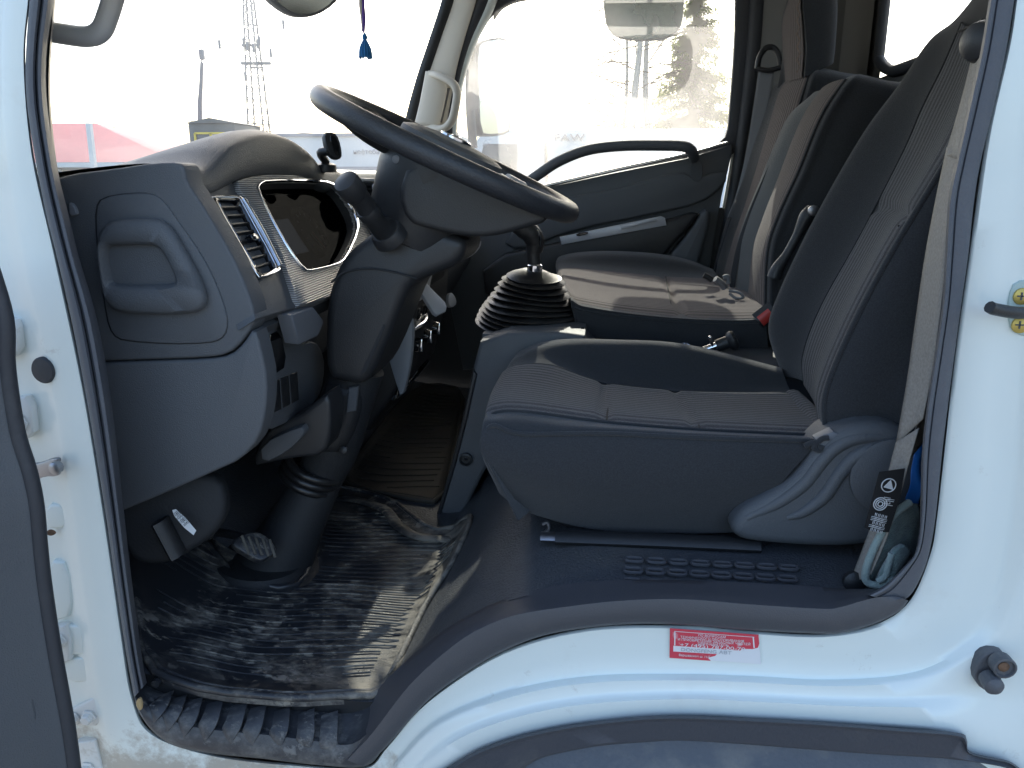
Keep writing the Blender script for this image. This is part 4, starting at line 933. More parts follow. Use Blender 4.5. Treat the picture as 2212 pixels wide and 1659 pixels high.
lathe('lever_ring', at(1478, 756, Y=.76), (.2, -.3, 1), [(.016, 0), (.016, .01), (.011, .012), (.010, .004)], 'chrome', HB, 20)

# ================================================================= PEDAL
PD = thing('brake_pedal', at(560, 1215, Y=.36), 'worn black brake pedal pad with dried mud and a white paper tag wire', 'pedal')
ppl = (at(548, 1180, Y=.27), Vector((.50, -.50, .70)).normalized())
pad = slab('pad', [(502,1170),(515,1158),(545,1146),(570,1152),(592,1174),(598,1186),(588,1200),(565,1212),(548,1206),(505,1180)], ppl, .014, 'mat_rubber', PD, .004, 3, 1)
for i in range(5):
    a = (522+i*15, 1158+i*2); b = (538+i*14, 1196+i*2)
    tube('pad_rib', [onp(*a, ppl)+ppl[1]*.001, onp(*b, ppl)+ppl[1]*.001], .0025, 'mat_dusty', pad, 6, 2)
tube('arm', [at(550, 1182, Y=.285), at(520, 1160, Y=.29), at(470, 1150, Y=.33), at(440, 1155, Y=.32), at(400, 1100, Y=.34)], .008, 'black_soft', PD, 8, 4)
tgp = thing('paper_tag', at(400, 1130, Y=.115), 'crumpled white printed paper tag hanging by the pedal', 'tag')
TGP = (at(398, 1128, Y=.115), Vector((.35, -.8, .45)).normalized())
tg = slab('tag_strip', [(372,1102),(380,1100),(400,1118),(424,1146),(418,1156),(398,1140),(376,1114)], TGP, .0008, 'paper', tgp, 0, 1, 0)
xd = (onp(420, 1148, TGP)-onp(376, 1105, TGP)).normalized(); yd = TGP[1].cross(xd)
for k in range(2): text('tag_print', ('Юоврыпёа', 'азьнпсоч')[k] if False else ('|||-||-|||-||', '-|||-|-|||-|-')[k], onp(378, 1106, TGP)+TGP[1]*.0006+yd*(.004 if yd.y > 0 else -.004)*(k-.8), xd, yd, .007, 'ink', tgp)

# ================================================================= DRIVER SEAT
DS = thing('driver_seat', (.1, .42, 1.243), 'dark grey fabric driver seat with ribbed centre panels beside the open door', 'seat')
def PX(lst, Y): return [at(u, v, Y=Y) for u, v in lst]
ca = PX([(1078,1060),(1102,1085),(1165,1115),(1300,1146),(1480,1152),(1600,1150)], .20)
cbb = PX([(1045,985),(1058,1002),(1140,1022),(1300,1042),(1500,1046),(1700,1030)], .158)
cc = PX([(1043,944),(1066,920),(1128,938),(1300,937),(1500,946),(1768,954)], .166)
cd = PX([(1052,914),(1072,893),(1140,892),(1310,914),(1510,930),(1768,942)], .212)
ce = PX([(1062,878),(1085,843),(1160,846),(1315,874),(1505,890),(1770,902)], .38)
cf_ = PX([(1085,833),(1108,797),(1190,792),(1312,832),(1500,850),(1712,852)], .55)
cg = PX([(1104,800),(1126,764),(1198,742),(1320,742),(1480,752),(1690,800)], .61)
ch_ = PX([(1120,792),(1146,760),(1212,748),(1330,753),(1490,765),(1695,815)], .662)
ci = [p+Vector((0, -.01, -.13)) for p in ch_]
cols = [ca, cbb, cc, cd, ce, cf_, cg, ch_, ci]
frontst = []
for c in cols: frontst.append(Vector((c[0].x+.05, c[0].y+.004, max(1.275, c[0].z-.14))))
rowsC = [frontst]+[[c[k] for c in cols] for k in range(6)]
def seam_dip(v, a, b): return v
cush = grid('cushion', rowsC, 'fabric', DS, 6, 6, ang=80)
# ribbed centre panel, padded between its cross seams
ins_rows = []
fr0 = [Vector((c[0].x+.004, c[0].y, c[0].z-.06)) for c in (cd, ce, cf_)]
for k in range(-1, 6):
    r = fr0 if k < 0 else [cd[k], ce[k], cf_[k]]
    ins_rows.append([p.copy() for p in r])
def ins_fn(v, a, b):
    x = v.x; d = 0
    for sx in (.018, .146):
        d += math.exp(-((x-sx)/.008)**2)
    edge = math.exp(-(b/.05)**2)+math.exp(-((1-b)/.05)**2)
    bul = .006 if x > -.13 else .005
    return v+Vector((-.004 if x < -.13 else 0, 0, bul+.004-.006*d-.008*edge))
grid('centre_panel', ins_rows, 'rib_fabric', DS, 14, 10, ang=80, fn=ins_fn)
def seamline(x, rows3, name='seam', z=.004):
    pts = []
    for y in [.22+.03*i for i in range(12)]: pts.append((x, y))
    return pts
for k in (3, 4):
    A, B, C_ = cd[k], ce[k], cf_[k]
    tube('cross_seam', [p+Vector((0, 0, .0035)) for p in (A, A.lerp(B, .5)+Vector((0, 0, .001)), B, B.lerp(C_, .5), C_)], .0016, 'thread', DS, 6, 4)
tube('piping', [p+Vector((0, -.001, .001)) for p in cc], .0034, 'fabric', DS, 8, 6)
tube('piping', [p+Vector((0, 0, .002)) for p in cf_], .0024, 'fabric', DS, 8, 6)
tube('piping', [p+Vector((0, 0, .002)) for p in cd], .0024, 'fabric', DS, 8, 6)
tube('rear_bolster_strip', PX([(1712,862)], .53)+PX([(1740,890)], .42)+PX([(1768,925)], .30)+PX([(1786,950)], .22), .018, 'rib_fabric', DS, 12, 6)
# backrest
ba = PX([(1690,812),(1660,715),(1683,630),(1758,473),(1861,293),(1940,185),(2008,87),(2075,32)], .66)
bb_ = PX([(1738,825),(1737,765),(1775,663),(1860,510),(1951,333),(1995,233),(2041,140),(2080,50)], .56)
bm_ = PX([(1757,880),(1758,810),(1803,690),(1886,535),(1981,366),(2024,280),(2068,185),(2105,85)], .41)
bc = PX([(1775,930),(1776,850),(1830,713),(1912,553),(2010,393),(2052,323),(2095,230),(2130,120)], .27)
bd = PX([(1787,945),(1785,853),(1841,713),(1925,553),(2021,393),(2062,323),(2105,230),(2140,120)], .195)
for p in bm_: p.x += .010
be = [p+Vector((.07, -.012, -.005)) for p in bd]; bf = [p+Vector((.14, .01, -.01)) for p in bd]; bg_ = [p+Vector((.13, -.02, -.02)) for p in ba]
bh = [p+Vector((.05, .012, -.008)) for p in ba]
cols = [bh, ba, bb_, bm_, bc, bd, be, bf, bg_]
topc = sum((c[-1] for c in cols), Vector())/9+Vector((.03, 0, .12))
rowsB = [[c[k] for c in cols] for k in range(8)]
rowsB.append([c[-1].lerp(topc, .45)+Vector((.02, 0, .05)) for c in cols]); rowsB.append([c[-1].lerp(topc, .95) for c in cols])
grid('backrest', rowsB, 'fabric', DS, 6, 6, ang=80)
bn = Vector((-.8, 0, .45)).normalized()
def bins(v, a, b):
    edge = math.exp(-(b/.06)**2)+math.exp(-((1-b)/.06)**2); d = math.exp(-((v.z-1.70-.10*(b-.5)*0)/.007)**2)
    return v+bn*(.009-.008*edge-.008*d)
rowsI = [[bb_[k], bm_[k], bc[k]] for k in range(8)]
grid('centre_panel', rowsI, 'rib_fabric', DS, 12, 10, ang=80, fn=bins)
tube('piping', [p+bn*.002 for p in bd], .0035, 'fabric', DS, 8, 6)
tube('piping', [p+bn*.002 for p in bb_], .0022, 'fabric', DS, 8, 6)
A, B, C_ = at(1884, 474, Y=.56), at(1915, 490, Y=.42), at(1950, 493, Y=.28)
tube('cross_seam', [A+bn*.006, B+bn*.006+Vector((.006, 0, 0)), C_+bn*.006], .0016, 'thread', DS, 6, 5)
tube('cross_seam', [at(2072, 72, Y=.55)+bn*.004, at(2098, 62, Y=.42)+bn*.004, at(2128, 46, Y=.28)+bn*.004], .0016, 'thread', DS, 6, 5)
# recliner cover, base, rails
RO = [(1580,1150),(1586,1125),(1610,1100),(1660,1072),(1705,1045),(1738,1005),(1765,968),(1800,938),(1850,918),(1900,914),(1945,922),(1985,950),(1985,1140),(1950,1165),(1880,1182),(1800,1188),(1700,1183),(1620,1175),(1594,1166)]
slab('recliner_cover', RO, SIDE(.148), .07, 'slate', DS, .020, 5, 1)
tube('cover_ridge', [at(u, v, Y=.1535) for u, v in ((1612, 1118), (1680, 1085), (1735, 1045), (1775, 995), (1810, 962), (1860, 945), (1930, 945))], [.006, .009, .010, .010, .010, .009, .006], 'slate', DS, 10, 6)
tube('recliner_lever', [at(u, v, Y=.150) for u, v in ((1700, 1118), (1735, 1105), (1780, 1070), (1815, 1020), (1850, 985), (1900, 968), (1960, 970))], [.004, .008, .010, .010, .011, .012, .010], 'slate', DS, 10, 6)
lathe('pivot_cap', at(1925, 1030, Y=.1425), (0, -1, 0), [(.052, -.004), (.052, .002), (.048, .004), (.001, .005)], 'slate', DS, 36)
slab('cover_bracket', [(1763,950),(1800,932),(1815,938),(1790,962),(1765,985)], SIDE(.152), .02, 'slate_light', DS, .003, 2, 0)
slab('seat_pan', [(1140,1090),(1600,1110),(1600,1160),(1240,1152),(1170,1120)], SIDE(.22), .40, 'black_soft', DS, .01, 2, 0)
tube('rail', [at(1200, 1160, Y=.168), at(1420, 1168, Y=.168), at(1640, 1178, Y=.168)], .009, 'black_plastic', DS, 8, 2, wide=.016)
tube('rail_slider', [at(1168, 1159, Y=.172), at(1230, 1161, Y=.172)], .006, 'steel', DS, 8, 2, wide=.012)
tube('rail', [at(1200, 1157, Y=.195)+Vector((0, .36, 0)), at(1640, 1176, Y=.195)+Vector((0, .36, 0))], .009, 'black_plastic', DS, 8, 2, wide=.016)
rbox('rail_foot', (.0, .26, 1.248), (.05, .06, .03), 'black_soft', DS, .004); rbox('rail_foot', (.3, .26, 1.248), (.05, .06, .03), 'black_soft', DS, .004)
tube('rail_bracket', [at(1172, 1132, Y=.21), at(1182, 1128, Y=.21), at(1186, 1140, Y=.21), at(1178, 1150, Y=.21)], .003, 'steel', DS, 6, 3)
# little bow of the seat cover at the back corner
for pts in (((1768, 955), (1750, 958), (1738, 964)), ((1768, 955), (1776, 948), (1790, 946)), ((1765, 957), (1758, 966), (1770, 972), (1775, 962))):
    tube('cover_tie', [at(u, v, Y=.15) for u, v in pts], .004, 'fabric', DS, 8, 4)

# ================================================================= PASSENGER BENCH
PB = thing('passenger_bench', (.15, 1.2, 1.243), 'brown and dark grey fabric passenger bench with two backrests behind the gear lever', 'seat')
pa = PX([(1250,712),(1280,730),(1360,748),(1480,758),(1600,762),(1660,762)], .80)
pb = PX([(1236,664),(1262,672),(1350,684),(1470,694),(1580,698),(1655,696)], .785)
pc = PX([(1232,650),(1258,656),(1350,672),(1470,684),(1580,689),(1652,687)], .80)
pd_ = PX([(1222,625),(1245,628),(1340,640),(1450,648),(1560,652),(1640,655)], .98)
pe = PX([(1204,590),(1226,580),(1330,588),(1440,598),(1500,601),(1560,606)], 1.36)
pf_ = PX([(1200,576),(1222,556),(1300,549),(1400,553),(1480,565),(1545,588)], 1.45)
pg = [p+Vector((0, .07, -.01)) for p in pf_]; ph = [p+Vector((0, .07, -.14)) for p in pf_]
cols = [pa, pb, pc, pd_, pe, pf_, pg, ph]
rowsP = [[Vector((c[0].x+.03, c[0].y, max(1.30, c[0].z-.10))) for c in cols]]+[[c[k] for c in cols] for k in range(6)]
grid('cushion', rowsP, 'fabric', PB, 5, 5, ang=80)
def pfn(v, a, b):
    d = math.exp(-((v.x-.185)/.008)**2); edge = math.exp(-(b/.05)**2)+math.exp(-((1-b)/.05)**2)
    return v+Vector((-.002, 0, .008-.008*d-.007*edge))
grid('centre_panel', [[Vector((c[0].x+.002, c[0].y, c[0].z-.03)) for c in (pc, pd_, pe)]]+[[pc[k], pd_[k], pe[k]] for k in range(6)], 'rib_brown', PB, 12, 10, ang=80, fn=pfn)
tube('cross_seam', [at(1452, 678, Y=.82)+Vector((0, 0, .004)), at(1446, 645, Y=.98)+Vector((0, 0, .004)), at(1438, 600, Y=1.34)+Vector((0, 0, .003))], .0016, 'thread', PB, 6, 5)
tube('piping', [p+Vector((0, 0, .001)) for p in pb], .003, 'fabric', PB, 8, 5)
rbox('bench_base', (.17, 1.17, 1.31), (.44, .74, .17), 'black_soft', PB, .01)
# middle backrest: grey edge, brown centre, dark near side
def backrest(name, g, bl, br, tp, y, dy, th, insert, m_edge):
    """g far/left edge, bl & br edges of the brown panel (same count), y of the near edge, dy width"""
    c0 = [at(u, v, Y=y+dy) for u, v in g]; c1 = [at(u, v, Y=y+dy*.74) for u, v in bl]; c2 = [at(u, v, Y=y+dy*.10) for u, v in br]
    c3 = [p+Vector((.022, -.022, -.004)) for p in c2]
    c4 = [p+Vector((th*.55, -.034, -.02)) for p in c2]; c5 = [p+Vector((th, -.01, -.03)) for p in c2]; c6 = [p+Vector((th*.9, 0, -.03)) for p in c0]; cm1 = [p+Vector((th*.3, .012, -.01)) for p in c0]
    cs_ = [cm1, c0, c1, c2, c3, c4, c5, c6]
    rs = [[c[k] for c in cs_] for k in range(len(g))]
    tops = rs[-1]; cen = sum(tops, Vector())/len(tops)
    rs.append([p.lerp(cen, .35)+Vector((.012, 0, .018)) for p in tops]); rs.append([p.lerp(cen, .95)+Vector((.016, 0, .022)) for p in tops])
    o = grid(name, rs, 'fabric', PB, 5, 5, ang=80)
    nb_ = Vector((-.85, -.05, .4)).normalized()
    def f(v, a, b):
        e = math.exp(-(b/.06)**2)+math.exp(-((1-b)/.06)**2); return v+nb_*(.007-.006*e)
    grid('centre_panel', [[c1[k], (c1[k]+c2[k])/2+nb_*.004, c2[k]] for k in range(len(g))], insert, PB, 5, 6, ang=80, fn=f)
    if m_edge: grid('edge_panel', [[c0[k]+nb_*.004, (c0[k]+c1[k])/2+nb_*.007, c1[k]+nb_*.003] for k in range(len(g))], m_edge, PB, 5, 4, ang=80)
    tube('piping', [p+nb_*.003 for p in c2], .003, 'fabric', PB, 8, 5)
    return o
backrest('backrest', [(1583,668),(1591,553),(1608,483),(1641,400),(1675,317),(1708,250),(1755,207)],
         [(1615,672),(1628,547),(1648,480),(1682,390),(1716,300),(1742,245),(1776,196)],
         [(1655,680),(1660,547),(1684,467),(1728,370),(1766,275),(1794,222),(1830,172)], None, .86, .33, .14, 'rib_brown', 'fabric_grey')
backrest('backrest', [(1545,600),(1562,500),(1600,400),(1622,330),(1650,250),(1668,195),(1690,176)],
         [(1560,605),(1585,520),(1615,430),(1645,330),(1668,250),(1684,200),(1704,170)],
         [(1600,640),(1628,520),(1660,430),(1698,330),(1722,255),(1736,205),(1752,158)], None, 1.20, .36, .15, 'rib_brown', None)
# tall headrest of the outer seat
hrw = [[at(1680, 190, Y=1.50), at(1702, 180, Y=1.46), at(1736, 168, Y=1.26), at(1742, 164, Y=1.23), at(1795, 140, Y=1.23), at(1800, 130, Y=1.30)],
       [at(1690, 120, Y=1.50), at(1696, 110, Y=1.46), at(1740, 110, Y=1.26), at(1746, 110, Y=1.23), at(1799, 110, Y=1.23), at(1802, 100, Y=1.30)],
       [at(1688, 50, Y=1.50), at(1696, 45, Y=1.46), at(1737, 50, Y=1.26), at(1743, 50, Y=1.23), at(1803, 50, Y=1.23), at(1806, 40, Y=1.30)],
       [at(1700, 0, Y=1.50), at(1710, -5, Y=1.46), at(1734, 0, Y=1.26), at(1741, 0, Y=1.23), at(1803, 0, Y=1.23), at(1806, -5, Y=1.30)],
       [at(1715, -60, Y=1.50), at(1725, -60, Y=1.46), at(1745, -60, Y=1.26), at(1750, -60, Y=1.23), at(1795, -60, Y=1.23), at(1800, -60, Y=1.30)]]
hr = grid('headrest', hrw, 'fabric', PB, 5, 5, ang=80)
grid('headrest_panel', [[r[1]+Vector((-.006, 0, 0)), (r[1]+r[2])/2+Vector((-.012, 0, 0)), r[2]+Vector((-.005, 0, 0))] for r in hrw], 'rib_brown', PB, 5, 6, ang=80)
for k in range(14):   # zig-zag seam
    a = at(1737+(3 if k % 2 else -4), 158-k*14, Y=1.245); b = at(1737+(-4 if k % 2 else 3), 144-k*14, Y=1.245)
    bm = bmesh.new(); bar(bm, a+Vector((-.016, -.012, 0)), b+Vector((-.016, -.012, 0)), .0022); finish('zigzag_stitch', bm, 'thread_pale', PB)
# folding hinge between driver and middle backrest
mh = tube('hinge_arm', [at(1757, 455, Y=.80), at(1742, 470, Y=.80), at(1722, 510, Y=.80), at(1700, 550, Y=.80), at(1680, 580, Y=.80), at(1672, 600, Y=.80)], [.016, .016, .010, .010, .014, .016], 'black_plastic', PB, 12, 5)
lathe('hinge_bolt', at(1757, 455, Y=.778), (0, -1, 0), [(.011, -.004), (.011, .004), (.006, .006)], 'steel', PB, 12)
# red buckle release
rbk = thing('seat_belt_buckle', at(1650, 690, Y=.80), 'red-buttoned seat belt buckle beside the passenger bench', 'buckle')
bk0, bk1 = at(1638, 694, Y=.79), at(1664, 674, Y=.79); dr = (bk1-bk0)
tube('buckle_body', [bk0-dr*.05, bk1+dr*.3], .011, 'black_plastic', rbk, 8, 2, wide=.02, up=(0, -1, 0))
tube('release_button', [bk0+dr*.08+Vector((0, -.011, 0)), bk1+Vector((0, -.011, 0))], .004, 'red_plastic', rbk, 8, 2, wide=.012, up=(0, -1, 0))

# ================================================================= SEAT BELTS
def webbing(name, Lp, Rp, m, parent, sub=6, thick=.0014):
    rows = [[a, a.lerp(b, .33), a.lerp(b, .66), b] for a, b in zip(Lp, Rp)]
    return grid(name, rows, m, parent, sub, 2, thick=thick)
SB = thing('driver_seat_belt', at(1850, 1262, Y=.06), 'beige grey driver seat belt hanging at the rear pillar with a printed black label', 'seat belt')
BL = [((2046,318),.11),((2022,430),.11),((1999,553),.11),((1980,680),.11),((1961,815),.10),((1936,960),.088),((1918,1090),.06),((1898,1180),.06)]
BR = [((2074,330),.05),((2058,430),.05),((2044,553),.05),((2031,680),.05),((2014,800),.055),((1994,905),.055),((1962,1012),.07),((1945,1075),.07)]
webbing('webbing', [at(*p, Y=y) for p, y in BL[:6]], [at(*p, Y=y) for p, y in BR[:6]], 'belt', SB)
webbing('webbing', [at(2104, 108, Y=.07), at(2084, 190, Y=.09), at(2062, 270, Y=.105), at(2042, 335, Y=.111)], [at(2124, 108, Y=.045), at(2106, 190, Y=.047), at(2086, 270, Y=.05), at(2070, 345, Y=.051)], 'belt', SB)
webbing('webbing', [at(2030, 500, Y=.12), at(2012, 760, Y=.12), at(1985, 900, Y=.11), at(1950, 1010, Y=.10)], [at(2062, 500, Y=.15), at(2030, 760, Y=.15), at(2016, 880, Y=.14), at(1990, 960, Y=.13)], 'belt', SB)
L1 = [(1936,955),(1908,1060),(1884,1130),(1862,1190),(1843,1240),(1838,1262)]; R1 = [(1985,925),(1960,1012),(1942,1080),(1920,1150),(1900,1200),(1882,1240)]
webbing('webbing', [at(*p, Y=.082) for p in L1], [at(*p, Y=.055) for p in R1], 'belt', SB)
LBp = (at(1920, 1090, Y=.050), (Vector((0, -1, 0))+Vector((.12, 0, 0))).normalized())
lb = slab('warning_label', [(1900,1020),(1955,1012),(1945,1075),(1920,1150),(1885,1148),(1868,1140)], LBp, .001, 'belt_label', SB, 0, 1, 0)
xd = (onp(1893, 1130, LBp)-onp(1925, 1025, LBp)).normalized(); up_ = LBp[1].cross(xd)
base = onp(1917, 1028, LBp)+LBp[1]*.0006
tri = [onp(u, v, LBp)+LBp[1]*.0008 for u, v in ((1908, 1052), (1929, 1058), (1924, 1036))]
polyslab('warning_triangle', tri, LBp[1], .0006, 'print_white', SB, 0)
cc0 = onp(1919, 1048, LBp)+LBp[1]*.0008
tube('label_ring', [cc0+(xd*math.cos(2*math.pi*q/24)+up_*math.sin(2*math.pi*q/24))*.0085 for q in range(24)], .0007, 'print_white', SB, 5, 1, True, smooth=False)
for k, (u, v, r_) in enumerate(((1901, 1088, .008), (1901, 1088, .0055), (1901, 1088, .003))):
    c0 = onp(u, v, LBp)+LBp[1]*.0008
    tube('label_ring', [c0+(xd*math.cos(2*math.pi*q/24)+up_*math.sin(2*math.pi*q/24))*r_ for q in range(24)], .0007, 'print_white', SB, 5, 1, True, smooth=False)
for k, (u, v, s) in enumerate(((1913, 1072, 'Е1-Н'), (1921, 1076, '04/05'), (1888, 1106, 'НЕ СНИМАТЬ'), (1895, 1108, 'ПРЕДУПРЕЖ'), (1902, 1110, 'ДЕНИЕ'), (1909, 1112, 'РЕМЕНЬ'))):
    text('label_print', '=|||=||=' if k > 1 else '||-|', onp(u, v, LBp)+LBp[1]*.0008, xd, up_, .008 if k > 1 else .009, 'print_white', SB)
lathe('belt_anchor', at(1846, 1258, Y=.075), (0, -1, .1), [(.014, -.006), (.014, .002), (.008, .006)], 'black_plastic', SB, 14)
lathe('belt_guide', at(2117, 90, Y=.06), (-.8, -.4, 0), [(.020, -.02), (.021, .0), (.018, .008), (.010, .012), (.001, .013)], 'black_plastic', SB, 24)
# far belt
PS = thing('passenger_seat_belt', at(1560, 600, Y=1.5), 'grey passenger seat belt hanging from the far rear pillar', 'seat belt')
webbing('webbing', [at(u, v, Y=1.56) for u, v in ((1640, 150), (1628, 230), (1612, 330), (1590, 420), (1572, 470), (1548, 560))], [at(u, v, Y=1.54) for u, v in ((1672, 155), (1660, 230), (1638, 330), (1612, 420), (1588, 470), (1556, 560))], 'belt_grey', PS)
webbing('webbing', [at(u, v, Y=1.17) for u, v in ((1690, 300), (1655, 370), (1620, 450), (1592, 530), (1578, 600), (1576, 650))], [at(u, v, Y=1.16) for u, v in ((1694, 304), (1664, 376), (1632, 452), (1604, 530), (1590, 600), (1584, 652))], 'black_soft', PS)
webbing('webbing', [at(u, v, Y=1.50) for u, v in ((1572, 470), (1552, 540), (1540, 590))], [at(u, v, Y=1.49) for u, v in ((1580, 470), (1556, 542), (1542, 592))], 'black_soft', PS)
tube('belt_loop', [at(u, v, Y=1.545) for u, v in ((1636, 148), (1640, 125), (1652, 106), (1668, 102), (1680, 114), (1686, 140))], .008, 'black_plastic', PS, 8, 5)
tube('belt_loop', [at(1634, 148, Y=1.54), at(1660, 152, Y=1.535), at(1686, 146, Y=1.54)], .007, 'black_plastic', PS, 8, 4)
tube('buckle_tongue', [at(1545, 602, Y=1.0), at(1558, 612, Y=1.0), at(1566, 622, Y=1.0)], .008, 'belt_grey', PS, 8, 3, wide=.018)
tube('buckle_plate', [at(1575, 628, Y=.98), at(1596, 632, Y=.97), at(1606, 642, Y=.965), at(1590, 644, Y=.97), at(1576, 634, Y=.98)], .0035, 'belt_grey', PS, 8, 4)
tube('buckle_plate', [at(1562, 600, Y=1.0), at(1572, 598, Y=1.0), at(1574, 612, Y=1.0)], .006, 'belt_grey', PS, 8, 4)
tube('latch', [at(1520, 594, Y=1.05), at(1532, 600, Y=1.05), at(1538, 606, Y=1.05)], .007, 'black_plastic', PS, 8, 3)

# ================================================================= FLOOR MATS
def matsheet(name, uv, zoff, m, label, ribs, y0, y1):
    O = [at(u, v, Z=1.06) for u, v in chaikin(uv, 1)]
    fl_ = [Vector((p.x, p.y, floor_z(p.x, p.y)+zoff)) for p in O]
    cen = sum(fl_, Vector())/len(fl_)
    T = thing(name, (cen.x, cen.y, floor_z(cen.x, cen.y)), label, 'floor mat')
    bm = bmesh.new(); k = len(fl_); ringsv = []
    for s in (1, .97, .94, .8, .6, .4, .2):
        row = []
        for p in fl_:
            q = cen.lerp(p, s); z = floor_z(q.x, q.y)+zoff+(.006 if s > .96 and s < .99 else 0)+.003*noise.noise(Vector((q.x*9, q.y*9, 0)))
            row.append(bm.verts.new((q.x, q.y, z)))
        ringsv.append(row)
    for A_, B_ in zip(ringsv, ringsv[1:]):
        for i in range(k): bm.faces.new((A_[i], A_[(i+1) % k], B_[(i+1) % k], B_[i]))
    bm.faces.new(ringsv[-1])
    low = [bm.verts.new((v.co.x, v.co.y, v.co.z-.012)) for v in ringsv[0]]
    for i in range(k): bm.faces.new((ringsv[0][(i+1) % k], ringsv[0][i], low[i], low[(i+1) % k]))
    base = finish('mat_base', bm, m, T, 60)
    tube('mat_rim', [Vector((p.x, p.y, floor_z(p.x, p.y)+zoff+.003)) for p in fl_], .0055, m, T, 8, 1, True, smooth=False)
    import mathutils
    from mathutils import geometry
    bm = bmesh.new(); poly = [(cen.lerp(p, .9)).to_2d() for p in fl_]
    def inside(pt):
        c = False; j = len(poly)-1
        for i in range(len(poly)):
            if (poly[i].y > pt[1]) != (poly[j].y > pt[1]) and pt[0] < (poly[j].x-poly[i].x)*(pt[1]-poly[i].y)/(poly[j].y-poly[i].y)+poly[i].x: c = not c
            j = i
        return c
    for i in range(ribs):
        y = y0+(y1-y0)*i/(ribs-1); seg = []
        skew = .10 if ribs > 20 else .04
        x = -.75
        while x < -.2:
            yy_ = y+skew*(x+.45)+.006*math.sin(x*20+i*.3); ok = inside((x, yy_)) and noise.noise(Vector((x*6, yy_*11, 3.1))) > -.32
            if ok: seg.append(Vector((x, yy_, floor_z(x, yy_)+zoff+.0025+.003*noise.noise(Vector((x*9, yy_*9, 0))))))
            if (not ok or x+.02 >= -.2) and len(seg) > 2: tube('x', seg, .0014, None, None, 5, 1, smooth=False, bm=bm); seg = []
            elif not ok: seg = []
            x += .02
    o = finish('tread_ribs', bm, m, T, 60); o['kind'] = 'stuff'
    return T
mt = matsheet('floor_mat', [(318,1466),(400,1488),(520,1496),(640,1506),(740,1498),(822,1497),(842,1470),(890,1385),(925,1320),(985,1265),(1012,1215),(1020,1165),(1000,1150),(930,1140),(890,1112),(850,1080),(790,1062),(700,1058),(690,1100),(670,1230),(630,1275),(520,1270),(480,1240),(400,1205),(330,1195),(290,1250),(285,1350)], .004, 'mat_rubber', 'dirty black rubber floor mat with dried mud under the pedals', 36, .04, .62)
m2 = matsheet('floor_mat', [(735,1050),(790,1058),(880,1075),(955,1085),(975,1000),(990,930),(1005,840),(930,830),(870,870),(800,960),(770,1000)], .005, 'mat_far', 'dusty brown-black ribbed rubber mat beyond the steering column', 26, .66, 1.6)
# raised border ridge crossing the near mat corner, wet puddle, upturned lip
tube('mat_fold', [at(u, v, Z=1.066) for u, v in ((700, 1075), (770, 1080), (830, 1100), (860, 1135), (900, 1158), (960, 1165), (1015, 1175))], [.003, .0045, .0055, .006, .0055, .0045, .003], 'mat_rubber', mt, 10, 5, wide=.012, up=(0, 0, 1))
tube('mat_fold', [at(u, v, Z=1.064) for u, v in ((335, 1478), (420, 1370), (480, 1300), (510, 1285))], .006, 'mat_rubber', mt, 8, 5)
tube('mat_fold', [at(u, v, Z=1.064) for u, v in ((1005, 1180), (985, 1230), (930, 1300), (905, 1350), (860, 1440), (832, 1492))], .007, 'mat_dusty', mt, 8, 5)
for uv in ([(297,1290),(310,1280),(400,1340),(360,1400),(300,1380)],):
    tube('mat_frame_rib', [at(u, v, Z=1.064) for u, v in uv], .0035, 'mat_rubber', mt, 6, 3, True)
# kneading of floor: step mat end grain (dried mud crumbs)
bm = bmesh.new()
for k in range(240):
    u = random.uniform(300, 980); v = random.uniform(1190, 1490); p = at(u, v, Z=1.06); p.z = floor_z(p.x, p.y)+.007
    if p.x > -.27 or p.x < -.66: continue
    s = random.choice((.0012, .0016, .002, .003)); q = [Vector((random.uniform(-1, 1), random.uniform(-1, 1), random.uniform(.2, 1)))*s for _ in range(4)]
    vv = [bm.verts.new(p+a) for a in q]
    for f in ((0, 1, 2), (0, 2, 3), (0, 3, 1), (1, 3, 2)): bm.faces.new([vv[i] for i in f])
o = finish('mud_crumbs', bm, 'mat_dusty', None, 60, flat=True); tag(o, 'small crumbs of dried mud scattered over the rubber mat', 'mud', kind='stuff')

# ================================================================= LOOSE THINGS
def crumple(name, rows, m, parent, amp, seed, thick):
    def f(v, a, b):
        return v+Vector((noise.noise(v*28+Vector((seed, 0, 0))), noise.noise(v*28+Vector((0, seed, 5)))*.8, noise.noise(v*28+Vector((3, 0, seed)))))*amp
    return grid(name, rows, m, parent, 6, 6, thick=thick, fn=f, ang=80)
TW = thing('rag', at(1900, 1262, Y=.08), 'crumpled green grey terry rag stuffed behind the driver seat belt', 'rag')
crumple('cloth', [PX([(1975,1085)], .12)+PX([(1950,1095)], .085)+PX([(1925,1125)], .075)+PX([(1900,1170)], .07)+PX([(1880,1215)], .07),
                  PX([(1985,1120)], .12)+PX([(1958,1130)], .10)+PX([(1930,1160)], .085)+PX([(1905,1195)], .075)+PX([(1876,1235)], .068),
                  PX([(1985,1165)], .13)+PX([(1960,1170)], .10)+PX([(1935,1185)], .09)+PX([(1910,1215)], .085)+PX([(1880,1252)], .072),
                  PX([(1980,1200)], .13)+PX([(1960,1200)], .11)+PX([(1940,1215)], .10)+PX([(1915,1235)], .095)+PX([(1900,1256)], .08)], 'towel', TW, .006, 1.3, .006)
